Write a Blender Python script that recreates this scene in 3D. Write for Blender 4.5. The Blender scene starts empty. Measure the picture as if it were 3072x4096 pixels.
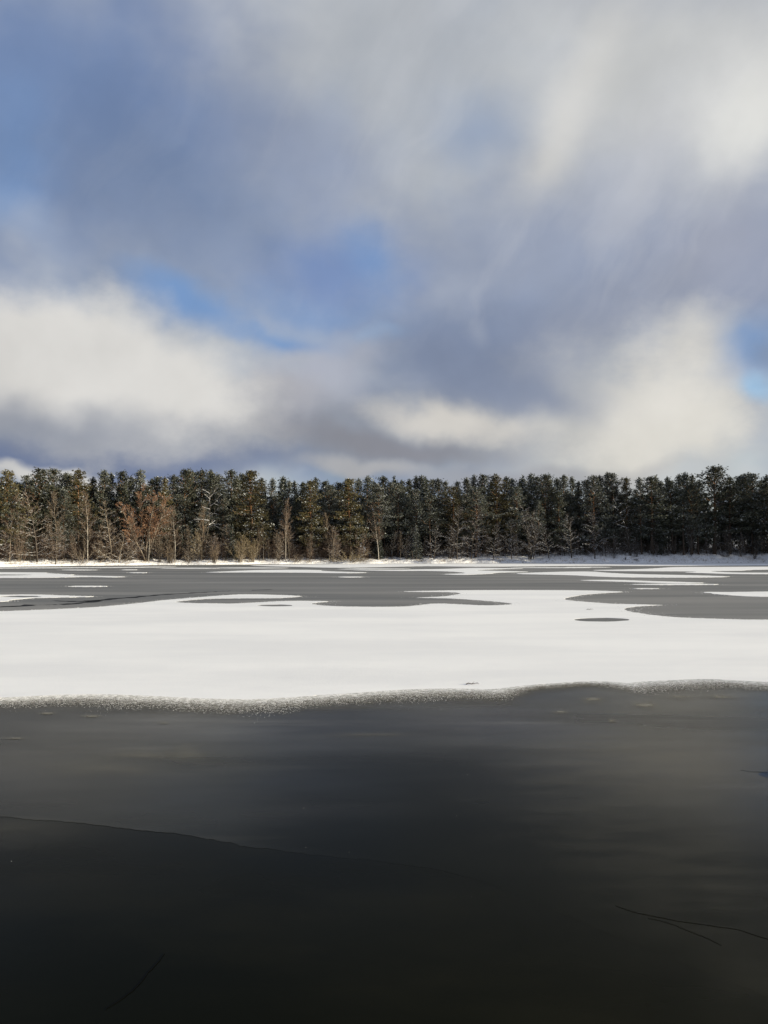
import bpy, math, random
import numpy as np
from mathutils import Vector, Euler, Matrix
from mathutils.geometry import tessellate_polygon

sc = bpy.context.scene
COL = sc.collection
R = math.radians

# ------------------------------------------------------------------ camera
FPX, CX, CY, CAM_H, PITCH = 3197.0, 1536.0, 2048.0, 3.0, R(2.85)
cd = bpy.data.cameras.new('camera')
cam = bpy.data.objects.new('camera', cd)
COL.objects.link(cam)
cam.location = (0, 0, CAM_H)
cam.rotation_euler = (R(90) + PITCH, 0, 0)
cd.sensor_fit = 'VERTICAL'
cd.sensor_height = 36.0
cd.lens = FPX / 4096.0 * 36.0
cd.clip_start, cd.clip_end = 0.1, 5000
sc.camera = cam

# ------------------------------------------------------------------ light
SUN_EL, SUN_AZ = R(11.0), R(97.0)          # azimuth clockwise from +Y: low sun from the right
EXPOSURE = 0.93
vs = sc.view_settings
vs.view_transform = 'Standard'
vs.look = 'None'
vs.gamma = 1
vs.use_curve_mapping = False
vs.exposure = EXPOSURE
sc.cycles.transparent_max_bounces = 32

sd = Vector((math.sin(SUN_AZ) * math.cos(SUN_EL), math.cos(SUN_AZ) * math.cos(SUN_EL), math.sin(SUN_EL)))
ld = bpy.data.lights.new('sun', 'SUN')
ld.energy = 5.0
ld.angle = R(0.5)
ld.color = (1.0, 0.90, 0.69)
lo = bpy.data.objects.new('sun', ld)
COL.objects.link(lo)
lo.rotation_euler = sd.to_track_quat('Z', 'Y').to_euler()
lo.location = sd * 300


def lin(c):
    return tuple((v / 12.92 if v <= 0.04045 else ((v + 0.055) / 1.055) ** 2.4) for v in (x / 255.0 for x in c))


def pix_dir(px, py):
    u, v = (px - CX) / FPX, (CY - py) / FPX
    return (u, math.cos(PITCH) - v * math.sin(PITCH), math.sin(PITCH) + v * math.cos(PITCH))


def azel(px, py):
    d = pix_dir(px, py)
    return math.atan2(d[0], d[1]), math.atan2(d[2], math.hypot(d[0], d[1]))


SKY_STR = 0.1
world = bpy.data.worlds.new('World')
sc.world = world
world.use_nodes = True
wt = world.node_tree
wn, wl = wt.nodes, wt.links
bg = wn['Background']
bg.inputs[1].default_value = SKY_STR
sky = wn.new('ShaderNodeTexSky')
sky.sky_type = 'NISHITA'
sky.sun_disc = False
sky.sun_elevation = SUN_EL
sky.sun_rotation = SUN_AZ
sky.ozone_density = 4.0
sky.air_density = 1.15
sky.dust_density = 0.3


def wmath(op, a, b=None, c=None):
    n = wn.new('ShaderNodeMath')
    n.operation = op
    for i, v in enumerate((a, b, c)):
        if v is None:
            continue
        if isinstance(v, (int, float)):
            n.inputs[i].default_value = v
        else:
            wl.new(v, n.inputs[i])
    return n.outputs[0]


def wmix(f, a, b):
    n = wn.new('ShaderNodeMix')
    n.data_type = 'RGBA'
    for s, v in ((n.inputs[0], f), (n.inputs[6], a), (n.inputs[7], b)):
        if isinstance(v, (int, float)):
            s.default_value = v
        elif isinstance(v, tuple):
            s.default_value = v + (1,)
        else:
            wl.new(v, s)
    return n.outputs[2]


def wramp(v, lo_, hi_, a=0.0, b=1.0):
    n = wn.new('ShaderNodeMapRange')
    n.interpolation_type = 'SMOOTHSTEP'
    wl.new(v, n.inputs[0])
    for i, x in enumerate((lo_, hi_, a, b)):
        n.inputs[i + 1].default_value = x
    return n.outputs[0]


def wnoise(vec, scale, detail, rough, off=(0, 0, 0), stretch=(1, 1, 1)):
    m = wn.new('ShaderNodeMapping')
    m.inputs[1].default_value = off
    m.inputs[3].default_value = stretch
    wl.new(vec, m.inputs[0])
    n = wn.new('ShaderNodeTexNoise')
    n.inputs['Scale'].default_value = scale
    n.inputs['Detail'].default_value = detail
    n.inputs['Roughness'].default_value = rough
    wl.new(m.outputs[0], n.inputs['Vector'])
    return n


tc = wn.new('ShaderNodeTexCoord')
sep = wn.new('ShaderNodeSeparateXYZ')
wl.new(tc.outputs['Generated'], sep.inputs[0])
az = wmath('ARCTAN2', sep.outputs[0], sep.outputs[1])
el = wmath('ARCSINE', sep.outputs[2])
comb = wn.new('ShaderNodeCombineXYZ')
wl.new(az, comb.inputs[0])
wl.new(el, comb.inputs[1])
gen = tc.outputs['Generated']


def warp(vec, amp, noise):
    s = wn.new('ShaderNodeVectorMath')
    s.operation = 'SUBTRACT'
    wl.new(noise.outputs['Color'], s.inputs[0])
    s.inputs[1].default_value = (0.5, 0.5, 0.5)
    k = wn.new('ShaderNodeVectorMath')
    k.operation = 'MULTIPLY'
    wl.new(s.outputs[0], k.inputs[0])
    k.inputs[1].default_value = (amp, amp, 0)
    a = wn.new('ShaderNodeVectorMath')
    a.operation = 'ADD'
    wl.new(vec, a.inputs[0])
    wl.new(k.outputs[0], a.inputs[1])
    return a.outputs[0]


P1 = warp(comb.outputs[0], 0.09, wnoise(gen, 5.0, 3.0, 0.5))
P = warp(P1, 0.035, wnoise(gen, 17.0, 3.0, 0.5, (3, 1, 7)))
TEX = wnoise(gen, 8.0, 4.0, 0.5, (9, 4, 2), (1.0, 1.0, 1.3)).outputs[0]

KC = 1.0 / (SKY_STR * 2 ** EXPOSURE)


def cloud_col(c):
    return tuple(v * KC for v in lin(c))


skyc = sky.outputs[0]
# broken overcast that covers the whole sky, in and out of view
big = wnoise(gen, 2.1, 5.0, 0.55, (1.3, 5.2, 0.4), (1, 1, 1.6)).outputs[0]
lay = wmix(wramp(big, 0.40, 0.66), cloud_col((124, 138, 168)), cloud_col((196, 198, 200)))
skyc = wmix(wramp(TEX, 0.10, 0.55, 0.45, 0.92), skyc, lay)

# (cx, cy, rx, ry, rot_deg, colour or 'blue', opacity, inner, edge texture)
BLOBS = [
    (150, 350, 900, 520, 0, (109, 132, 172), .85, .1, .3),
    (700, 900, 1050, 500, 10, (116, 134, 166), .85, .1, .3),
    (60, 640, 200, 330, 20, 'blue', .45, .0, .4),
    (30, 810, 160, 120, 0, 'blue', .55, .0, .5),
    (100, 880, 170, 120, 20, (152, 166, 190), .7, .0, .5),
    (1700, 330, 900, 620, 25, (176, 181, 188), .85, .1, .3),
    (1250, 720, 640, 330, 25, (150, 160, 181), .7, .0, .3),
    (2750, 300, 800, 620, 0, (200, 201, 200), .9, .1, .3),
    (2300, 480, 600, 170, -60, (213, 212, 209), .8, .0, .5),
    (2520, 760, 650, 220, -35, (192, 194, 200), .7, .0, .5),
    (2980, 500, 430, 300, -35, (222, 222, 219), .85, .0, .5),
    (2990, 570, 230, 160, -35, (230, 230, 226), .8, .0, .5),
    (1960, 520, 240, 170, 0, (146, 162, 188), .7, .0, .4),
    (2100, 1050, 900, 330, -12, (147, 157, 178), .85, .1, .4),
    (2850, 1050, 480, 330, 0, (164, 168, 182), .8, .1, .4),
    (1350, 1120, 520, 260, -8, (112, 137, 183), .85, .0, .5),
    (1500, 1070, 170, 220, -30, 'blue', .6, .0, .6),
    (1300, 1300, 560, 120, 8, 'blue', .5, .0, .5),
    (760, 1240, 340, 110, 22, 'blue', .9, .1, .5),
    (1180, 1400, 280, 80, 5, 'blue', .95, .1, .6),
    (1500, 1375, 170, 50, 0, (146, 180, 218), .7, .0, .6),
    (1900, 1430, 640, 230, 0, (124, 136, 161), .92, .2, .4),
    (2450, 1230, 480, 170, -15, (148, 155, 172), .8, .1, .4),
    (1890, 1340, 90, 60, 30, (165, 172, 186), .35, .0, .6),
    (1500, 1720, 1700, 190, 0, (144, 149, 160), .9, .3, .3),
    (300, 1815, 1000, 110, 0, (106, 120, 152), .95, .3, .3),
    (1270, 1520, 300, 190, -20, (170, 174, 187), .92, .25, .8),
    (1120, 1620, 260, 130, 0, (172, 172, 178), .8, .2, .7),
    (300, 1600, 880, 220, 4, (138, 144, 158), .97, .25, .5),
    (270, 1460, 830, 290, 11, (217, 215, 211), .97, .52, .6),
    (250, 1690, 800, 130, 3, (140, 146, 159), .85, .0, .4),
    (2500, 1620, 640, 340, -6, (200, 199, 195), .95, .2, .6),
    (2680, 1590, 390, 320, -35, (222, 219, 212), .95, .15, .7),
    (2060, 1520, 420, 140, 8, (130, 141, 164), .85, .1, .5),
    (3000, 1420, 160, 170, 10, 'blue', .85, .1, .7),
    (3060, 1450, 110, 70, 0, (128, 142, 165), .6, .1, .7),
    (3030, 1580, 120, 70, 30, (152, 192, 226), .8, .1, .6),
    (1830, 1665, 420, 95, 6, (214, 210, 203), .9, .1, .7),
    (2700, 1740, 430, 150, -8, (222, 219, 211), .85, .2, .9),
    (1550, 1770, 600, 70, 5, (137, 138, 146), .85, .1, .6),
    (1500, 1855, 330, 50, 0, (176, 176, 178), .85, .2, .7),
    (330, 1885, 560, 48, 3, (208, 207, 204), .97, .35, .8),
    (2100, 1890, 700, 60, 0, (160, 160, 165), .7, .1, .4),
]
blue = wmix(0.9, sky.outputs[0], cloud_col((116, 150, 198)))
FINE = wnoise(gen, 15.0, 7.0, 0.6, (4, 6, 1), (1.0, 1.0, 1.5)).outputs[0]
EDGE = wmath('ADD', wmath('MULTIPLY', TEX, .5), wmath('MULTIPLY', FINE, .5))
for cx, cy, rx, ry, rot, colr, op, inner, edge in BLOBS:
    a0, e0 = azel(cx, cy)
    mp = wn.new('ShaderNodeMapping')
    mp.vector_type = 'TEXTURE'
    mp.inputs[1].default_value = (a0, e0, 0)
    mp.inputs[2].default_value = (0, 0, R(-rot))
    mp.inputs[3].default_value = (rx / FPX, ry / FPX, 1)
    wl.new(P, mp.inputs[0])
    ln = wn.new('ShaderNodeVectorMath')
    ln.operation = 'LENGTH'
    wl.new(mp.outputs[0], ln.inputs[0])
    d = wmath('MULTIPLY_ADD', EDGE if edge > .45 else TEX, edge * 1.6, ln.outputs['Value'])
    d = wmath('SUBTRACT', d, edge * 0.8)
    msk = wramp(d, inner, 1.15, op, 0.0)
    skyc = wmix(msk, skyc, blue if colr == 'blue' else cloud_col(colr))
# long wisps combed up to the right
sr_ = wn.new('ShaderNodeMapping')
sr_.inputs[2].default_value = (0, 0, R(-56))
wl.new(P, sr_.inputs[0])
sm_ = wn.new('ShaderNodeMapping')
sm_.inputs[3].default_value = (1.8, 7.0, 1)
wl.new(sr_.outputs[0], sm_.inputs[0])
sn_ = wn.new('ShaderNodeTexNoise')
sn_.inputs['Scale'].default_value = 1.6
sn_.inputs['Detail'].default_value = 5
sn_.inputs['Roughness'].default_value = .55
wl.new(sm_.outputs[0], sn_.inputs['Vector'])
wis = wmath('MULTIPLY', wramp(sn_.outputs[0], .48, .72), wramp(el, .16, .36))
wis = wmath('MULTIPLY', wis, wramp(az, -.30, .15, .3, 1.))
skyc = wmix(wmath('MULTIPLY', wis, .22), skyc, cloud_col((205, 207, 212)))
fin = wn.new('ShaderNodeHueSaturation')
wl.new(skyc, fin.inputs['Color'])
wl.new(wramp(wnoise(gen, 10.0, 4.0, 0.5, (2, 8, 5)).outputs[0], 0.2, 0.8, 0.93, 1.07), fin.inputs['Value'])
wl.new(fin.outputs[0], bg.inputs[0])


# ------------------------------------------------------------------ helpers
def tag(o, label=None, cat=None, group=None, kind=None):
    for k, v in (('label', label), ('category', cat), ('group', group), ('kind', kind)):
        if v:
            o[k] = v
    return o


def link_mesh(name, me, mats=None, parent=None):
    o = bpy.data.objects.new(name, me)
    COL.objects.link(o)
    if parent:
        o.parent = parent
    for m in (mats or []):
        me.materials.append(m)
    return o


def ground(px, py, z=0.0):
    d = pix_dir(px, py)
    t = (z - CAM_H) / d[2]
    return (d[0] * t, d[1] * t)


class MB:
    """collects triangles, builds one mesh"""
    def __init__(self):
        self.v, self.t, self.m, self.n = [], [], [], 0

    def add(self, v, t, mat=0):
        v = np.asarray(v, np.float32).reshape(-1, 3)
        t = np.asarray(t, np.int32).reshape(-1, 3)
        self.v.append(v)
        self.t.append(t + self.n)
        self.m.append(np.full(len(t), mat, np.int32))
        self.n += len(v)

    def sticks(self, p0, p1, r0, r1, k=3, mat=0):
        p0, p1 = np.asarray(p0, float).reshape(-1, 3), np.asarray(p1, float).reshape(-1, 3)
        r0, r1 = np.asarray(r0, float).reshape(-1), np.asarray(r1, float).reshape(-1)
        if len(p0) == 0:
            return
        d = p1 - p0
        d /= np.linalg.norm(d, axis=1, keepdims=True) + 1e-9
        ref = np.where(np.abs(d[:, 2:3]) < .9, np.array([[0, 0, 1.]]), np.array([[1., 0, 0]]))
        a = np.cross(d, ref)
        a /= np.linalg.norm(a, axis=1, keepdims=True) + 1e-9
        b = np.cross(d, a)
        n = len(p0)
        vs_ = np.zeros((n, 2 * k, 3))
        for i in range(k):
            th = 2 * math.pi * i / k
            off = a * math.cos(th) + b * math.sin(th)
            vs_[:, i] = p0 + off * r0[:, None]
            vs_[:, k + i] = p1 + off * r1[:, None]
        tr = []
        for i in range(k):
            j = (i + 1) % k
            tr += [(i, k + i, j), (j, k + i, k + j)]
        tr = np.array(tr)
        t = (tr[None] + (np.arange(n) * 2 * k)[:, None, None]).reshape(-1, 3)
        self.add(vs_.reshape(-1, 3), t, mat)

    def tube(self, pts, rad, k=8, mat=0):
        pts = np.asarray(pts, float)
        n = len(pts)
        v = np.zeros((n, k, 3))
        for i in range(n):
            d = pts[min(i + 1, n - 1)] - pts[max(i - 1, 0)]
            d /= np.linalg.norm(d) + 1e-9
            ref = np.array([1., 0, 0]) if abs(d[0]) < .9 else np.array([0, 1., 0])
            a = np.cross(d, ref)
            a /= np.linalg.norm(a)
            b = np.cross(d, a)
            for j in range(k):
                th = 2 * math.pi * j / k
                v[i, j] = pts[i] + rad[i] * (a * math.cos(th) + b * math.sin(th))
        t = []
        for i in range(n - 1):
            for j in range(k):
                q = (j + 1) % k
                A, B, C_, D = i * k + j, i * k + q, (i + 1) * k + q, (i + 1) * k + j
                t += [(A, D, B), (B, D, C_)]
        self.add(v.reshape(-1, 3), t, mat)

    def mesh(self, name, smooth=False):
        v, t, m = np.concatenate(self.v), np.concatenate(self.t), np.concatenate(self.m)
        me = bpy.data.meshes.new(name)
        me.vertices.add(len(v))
        me.vertices.foreach_set('co', v.ravel())
        me.loops.add(len(t) * 3)
        me.loops.foreach_set('vertex_index', t.ravel())
        me.polygons.add(len(t))
        me.polygons.foreach_set('loop_start', np.arange(len(t), dtype=np.int32) * 3)
        me.polygons.foreach_set('material_index', m)
        me.polygons.foreach_set('use_smooth', np.full(len(t), smooth, bool))
        me.update(calc_edges=True)
        me.validate()
        return me


class Mat:
    def __init__(self, name, rough=0.8, spec=0.3):
        self.m = bpy.data.materials.new(name)
        self.m.use_nodes = True
        self.nt = self.m.node_tree
        self.b = self.nt.nodes['Principled BSDF']
        self.b.inputs['Roughness'].default_value = rough
        self.b.inputs['Specular IOR Level'].default_value = spec

    def node(self, t, **kw):
        n = self.nt.nodes.new(t)
        for k, v in kw.items():
            setattr(n, k, v)
        return n

    def put(self, sock, v):
        if isinstance(v, (int, float)):
            sock.default_value = v
        elif isinstance(v, tuple):
            sock.default_value = v if len(v) == len(sock.default_value) else v + (1,)
        else:
            self.nt.links.new(v, sock)

    def coord(self, space='Object', stretch=(1, 1, 1)):
        t = self.node('ShaderNodeTexCoord')
        if space == 'World':
            g = self.node('ShaderNodeNewGeometry')
            src = g.outputs['Position']
        else:
            src = t.outputs[space]
        mp = self.node('ShaderNodeMapping')
        mp.inputs[3].default_value = stretch
        self.put(mp.inputs[0], src)
        return mp.outputs[0]

    def noise(self, vec, scale, detail=3, rough=.55):
        n = self.node('ShaderNodeTexNoise')
        n.inputs['Scale'].default_value = scale
        n.inputs['Detail'].default_value = detail
        n.inputs['Roughness'].default_value = rough
        self.put(n.inputs['Vector'], vec)
        return n.outputs[0]

    def ramp(self, v, a, b, lo_=0., hi_=1.):
        n = self.node('ShaderNodeMapRange')
        n.interpolation_type = 'SMOOTHSTEP'
        self.put(n.inputs[0], v)
        for i, x in enumerate((a, b, lo_, hi_)):
            n.inputs[i + 1].default_value = x
        return n.outputs[0]

    def mix(self, f, a, b):
        n = self.node('ShaderNodeMix', data_type='RGBA')
        self.put(n.inputs[0], f)
        self.put(n.inputs[6], a)
        self.put(n.inputs[7], b)
        return n.outputs[2]

    def math(self, op, a, b=None):
        n = self.node('ShaderNodeMath', operation=op)
        self.put(n.inputs[0], a)
        if b is not None:
            self.put(n.inputs[1], b)
        return n.outputs[0]

    def color(self, v):
        self.put(self.b.inputs['Base Color'], v)

    def bump(self, h, strength, dist):
        n = self.node('ShaderNodeBump')
        n.inputs['Strength'].default_value = strength
        n.inputs['Distance'].default_value = dist
        self.put(n.inputs['Height'], h)
        self.put(self.b.inputs['Normal'], n.outputs[0])

    def normal_z(self):
        g = self.node('ShaderNodeNewGeometry')
        s = self.node('ShaderNodeSeparateXYZ')
        self.put(s.inputs[0], g.outputs['Normal'])
        return s.outputs[2]


# ------------------------------------------------------------------ materials
# snow lying on the ice
M = Mat('lake_snow', .75, .15)
w_ = M.coord('World')
ws = M.coord('World', (.35, 1.0, 1))
M.color(M.mix(M.ramp(M.noise(ws, .22, 5), .35, .65), (.80, .80, .795), (.88, .876, .86)))
M.bump(M.math('ADD', M.math('MULTIPLY', M.noise(ws, .6, 5, .6), 1.0), M.math('MULTIPLY', M.noise(w_, 14, 3, .6), .12)), .5, .06)
M_SNOW = M.m
# snow on the bank with litter showing through
M = Mat('bank_snow', .8, .1)
w_ = M.coord('World')
f = M.ramp(M.noise(w_, 1.3, 6, .7), .56, .70)
M.color(M.mix(f, (.82, .82, .83), (.16, .12, .08)))
M.bump(M.noise(w_, 1.6, 6, .7), .8, .25)
M_BANK = M.m
M = Mat('frost_crumbs', .8, .15)
M.color(M.mix(M.ramp(M.noise(M.coord('World'), 9, 3), .4, .6), (.46, .455, .435), (.74, .735, .72)))
M_CRUMB = M.m
# snow lumps on trees
M = Mat('branch_snow', .8, .1)
o = M.coord('Object')
M.color(M.mix(M.ramp(M.noise(o, 2.5, 3), .4, .62), (.26, .275, .25), (.70, .72, .73)))
M_TSNOW = M.m
# ice: clear and black, milky where it is older
M = Mat('black_ice', .22, .055)
M.b.inputs['Specular Tint'].default_value = (1, .90, .34, 1)
M.b.inputs['IOR'].default_value = 1.31
w_ = M.coord('World')
ws = M.coord('World', (.45, 1.0, 1))
f = M.ramp(M.noise(ws, .55, 5, .6), .40, .72)
M.color(M.mix(f, (.0028, .0032, .0009), (.0068, .0066, .0026)))
M.put(M.b.inputs['Roughness'], M.ramp(M.noise(ws, .5, 4), .3, .7, .19, .30))
M.bump(M.noise(w_, 9, 4, .6), .03, .02)
M_BLACK = M.m
M = Mat('plate_ice', .36, .28)
M.b.inputs['Specular Tint'].default_value = (1, .88, .34, 1)
M.b.inputs['IOR'].default_value = 1.31
w_ = M.coord('World')
ws = M.coord('World', (.30, 1.0, 1))
ws2 = M.coord('World', (.16, 1.0, 1))
f = M.ramp(M.noise(ws, .30, 6, .6), .42, .68)
f2 = M.ramp(M.noise(ws2, 1.1, 7, .66), .52, .78)
br_ = M.ramp(M.noise(M.coord('World', (.6, .6, 1)), .16, 3), .40, .62)
c = M.mix(br_, (.0105, .0098, .0038), (.021, .016, .0058))
c = M.mix(f, c, (.038, .035, .023))
c = M.mix(M.math('MULTIPLY', f2, .75), c, (.10, .094, .078))
fine = M.ramp(M.noise(w_, 38, 2), .70, .78)
c = M.mix(M.math('MULTIPLY', fine, .12), c, (.12, .11, .095))
M.color(c)
M.put(M.b.inputs['Roughness'], M.ramp(M.noise(ws, .4, 4), .3, .7, .17, .30))
M.bump(M.math('ADD', M.noise(w_, 9, 5, .7), M.math('MULTIPLY', M.noise(ws, 1.6, 4, .6), 2.0)), .07, .02)
# the older ice grades into clear ice: coverage stored on the sheet
at_ = M.node('ShaderNodeAttribute', attribute_name='cover')
b2 = M.node('ShaderNodeBsdfPrincipled')
b2.inputs['Base Color'].default_value = (.0036, .0040, .0012, 1)
b2.inputs['Roughness'].default_value = .24
b2.inputs['IOR'].default_value = 1.31
b2.inputs['Specular IOR Level'].default_value = .055
b2.inputs['Specular Tint'].default_value = (1, .90, .34, 1)
ms = M.node('ShaderNodeMixShader')
fc = M.ramp(M.math('ADD', at_.outputs['Fac'], M.math('MULTIPLY', M.math('SUBTRACT', M.noise(ws, .5, 5, .6), .5), .7)), .12, .85)
fc = M.math('MULTIPLY', fc, M.ramp(at_.outputs['Fac'], 0, .12))
M.put(ms.inputs[0], fc)
M.put(ms.inputs[1], b2.outputs[0])
M.put(ms.inputs[2], M.b.outputs[0])
M.put(M.nt.nodes['Material Output'].inputs['Surface'], ms.outputs[0])
M_PLATE = M.m
M = Mat('frosted_ice', .6, .25)
M.b.inputs['IOR'].default_value = 1.31
ws = M.coord('World', (.15, 1.0, 1))
w_ = M.coord('World')
f = M.ramp(M.noise(ws, .16, 5, .55), .35, .68)
c = M.mix(f, (.14, .141, .136), (.225, .22, .208))
M.color(M.mix(M.ramp(M.noise(M.coord('World', (.05, .5, 1)), .8, 6, .65), .55, .78, 0, .6), c, (.36, .355, .345)))
M.bump(M.noise(w_, 5, 4, .6), .1, .03)
M_FROST = M.m
M = Mat('open_crack', .5, .03)
M.color((.0012, .0012, .001))
M_CRACK = M.m
M = Mat('open_water', .08, .05)
M.color((.003, .005, .008))
M_WATER = M.m
M = Mat('frost_and_sheen', .6, .3)  # pale frost colour, also used to paint reflected cloud sheen on the ice
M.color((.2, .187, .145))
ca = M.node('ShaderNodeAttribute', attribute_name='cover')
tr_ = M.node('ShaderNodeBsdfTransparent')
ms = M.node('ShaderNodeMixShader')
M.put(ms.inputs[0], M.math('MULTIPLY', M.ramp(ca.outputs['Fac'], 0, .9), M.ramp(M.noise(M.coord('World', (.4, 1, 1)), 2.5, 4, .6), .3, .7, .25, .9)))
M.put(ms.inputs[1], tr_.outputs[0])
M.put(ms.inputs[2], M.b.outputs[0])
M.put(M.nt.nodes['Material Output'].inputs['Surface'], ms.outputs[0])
M_FROST_SHEEN = M.m


M = Mat('slush', .7, .15)
n1 = M.noise(M.coord('World'), 26, 3, .6)
M.color(M.mix(M.ramp(n1, .4, .62), (.062, .053, .030), (.28, .265, .23)))
ca = M.node('ShaderNodeAttribute', attribute_name='cover')
tr_ = M.node('ShaderNodeBsdfTransparent')
ms = M.node('ShaderNodeMixShader')
M.put(ms.inputs[0], M.ramp(M.math('ADD', ca.outputs['Fac'], M.math('MULTIPLY', M.math('SUBTRACT', M.noise(M.coord('World', (.5, 1, 1)), 3.0, 5, .6), .5), .5)), .04, .85, 0., .92))
M.put(ms.inputs[1], tr_.outputs[0])
M.put(ms.inputs[2], M.b.outputs[0])
M.put(M.nt.nodes['Material Output'].inputs['Surface'], ms.outputs[0])
M_SLUSH = M.m


def bark(name, low, high, z0, z1, snow=.55, dirt=None):
    M = Mat(name, .85, .15)
    o = M.coord('Object')
    s = M.node('ShaderNodeSeparateXYZ')
    M.put(s.inputs[0], o)
    c = M.mix(M.ramp(s.outputs[2], z0, z1), low, high)
    n = M.noise(M.coord('Object', (1, 1, .25)), 5, 4, .7)
    c = M.mix(M.ramp(n, .45, .7, 0, .6), c, dirt or tuple(v * .45 for v in low))
    sn = M.math('MULTIPLY', M.ramp(M.normal_z(), .35, .75), M.ramp(M.noise(o, 2.2, 3), .62 - snow * .4, .72 - snow * .3))
    c = M.mix(sn, c, (.76, .77, .79))
    M.color(c)
    return M.m


M_PBARK = bark('pine_bark', (.085, .062, .047), (.26, .13, .06), 6, 13)
M_DBARK = bark('dark_bark', (.07, .058, .047), (.085, .07, .055), 2, 10, .8)
M_PALEBARK = bark('pale_bark', (.20, .165, .125), (.17, .135, .10), 2, 12, .45)
M_BIRCH = bark('birch_bark', (.42, .385, .33), (.40, .35, .29), 2, 10, .3, (.10, .085, .07))
M_SNAG = bark('snow_laden_bark', (.13, .115, .10), (.16, .145, .13), 2, 10, 1.0)


def twig(name, c0, c1):
    M = Mat(name, .8, .2)
    o = M.coord('Object')
    c = M.mix(M.ramp(M.noise(o, .9, 3), .35, .65), c0, c1)
    sn = M.math('MULTIPLY', M.ramp(M.normal_z(), .6, .9), M.ramp(M.noise(o, 3, 3), .5, .6, 0, .7))
    M.color(M.mix(sn, c, (.72, .72, .73)))
    return M.m


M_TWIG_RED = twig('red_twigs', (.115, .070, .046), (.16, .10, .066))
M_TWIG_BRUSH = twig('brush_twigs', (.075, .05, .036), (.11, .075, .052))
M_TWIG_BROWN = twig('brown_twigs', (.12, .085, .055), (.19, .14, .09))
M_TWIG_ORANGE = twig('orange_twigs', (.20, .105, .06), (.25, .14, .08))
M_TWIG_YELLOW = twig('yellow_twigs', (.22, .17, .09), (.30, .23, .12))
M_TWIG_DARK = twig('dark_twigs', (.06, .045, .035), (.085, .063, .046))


def needles(name, dark, light, frost_sheen):
    M = Mat(name, .7, .2)
    o = M.coord('Object')
    oi = M.node('ShaderNodeObjectInfo')
    off = M.node('ShaderNodeVectorMath', operation='ADD')
    M.put(off.inputs[0], o)
    cm = M.node('ShaderNodeCombineXYZ')
    M.put(cm.inputs[0], M.math('MULTIPLY', oi.outputs['Random'], 57.0))
    M.put(off.inputs[1], cm.outputs[0])
    v = off.outputs[0]
    c = M.mix(M.ramp(M.noise(v, .9, 4, .6), .35, .68), dark, light)
    fr = M.math('MULTIPLY', M.ramp(M.noise(v, 1.5, 4, .65), .50, .72), frost_sheen)
    c = M.mix(fr, c, (.40, .42, .39))
    h = M.node('ShaderNodeHueSaturation')
    M.put(h.inputs['Color'], c)
    M.put(h.inputs['Value'], M.ramp(oi.outputs['Random'], 0, 1, .75, 1.25))
    M.color(h.outputs[0])
    return M.m


M_NEEDLE = needles('pine_needles', (.030, .034, .019), (.10, .10, .062), .6)
M_NEEDLE_WARM = needles('warm_pine_needles', (.055, .047, .018), (.14, .115, .048), .2)
M_NEEDLE_FROST = needles('frosted_pine_needles', (.045, .050, .034), (.14, .142, .108), .85)
M_SPRUCE = needles('spruce_needles', (.022, .030, .018), (.05, .055, .030), .45)
M = Mat('dry_grass', .85, .1)
o = M.coord('World')
M.color(M.mix(M.ramp(M.noise(o, .6, 3), .35, .65), (.20, .14, .08), (.34, .26, .15)))
M_GRASS = M.m
M = Mat('dark_wood', .85, .15)
M.color((.06, .045, .035))
M_WOOD = M.m

# ------------------------------------------------------------------ the lake
rng = np.random.default_rng(7)


def smooth_loop(pts, closed=True, step=3, ext=()):
    """Catmull-Rom through points"""
    n = len(pts)
    out = []
    for i in range(n if closed else n - 1):
        p0, p1, p2, p3 = (pts[(i + k) % n] if closed else pts[min(max(i + k, 0), n - 1)] for k in (-1, 0, 1, 2))
        for s in range(step):
            t = s / step
            out.append(tuple(0.5 * ((2 * p1[c]) + (-p0[c] + p2[c]) * t + (2 * p0[c] - 5 * p1[c] + 4 * p2[c] - p3[c]) * t * t
                                    + (-p0[c] + 3 * p1[c] - 3 * p2[c] + p3[c]) * t ** 3) for c in (0, 1)))
    if not closed:
        out.append(tuple(pts[-1]))
    return out


def to_ground(pts):
    return [ground(*p) for p in pts]


def roughen(loop, amp, freq):
    """fray an outline by small irregular steps"""
    out = []
    n = len(loop)
    for i in range(n):
        a, b = Vector(loop[i]), Vector(loop[(i + 1) % n])
        d = b - a
        L = d.length
        if L < 1e-6:
            continue
        k = max(1, min(60, int(L / freq)))
        nrm = Vector((-d.y, d.x)) / L
        for s in range(k):
            q = a + d * (s / k) + nrm * float(rng.normal(0, amp))
            out.append((q.x, q.y))
    return out


def sheet(name, loops, z0, z1, mat, parent=None, kind='structure', label=None):
    """flat slab with the outline loops[0] and holes, top at z1, skirt to z0"""
    polys = [[Vector((x, y, 0)) for x, y in lp] for lp in loops]
    tris = tessellate_polygon(polys)
    flat = [p for lp in polys for p in lp]
    v = [(p.x, p.y, z1) for p in flat]
    mb = MB()
    tt = []
    for a, b, c in tris:
        A, B, C_ = flat[a], flat[b], flat[c]
        cr = (B.x - A.x) * (C_.y - A.y) - (B.y - A.y) * (C_.x - A.x)
        tt.append((a, b, c) if cr > 0 else (a, c, b))
    mb.add(v, tt)
    for lp in polys:
        n = len(lp)
        vv = [(p.x, p.y, z1) for p in lp] + [(p.x, p.y, z0) for p in lp]
        mb.add(vv, [t for i in range(n) for t in ((i, n + i, (i + 1) % n), ((i + 1) % n, n + i, n + (i + 1) % n))])
    o = link_mesh(name, mb.mesh(name), [mat], parent)
    if kind and not parent:
        tag(o, kind=kind)
    if label:
        o['label'] = label
    return o


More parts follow.
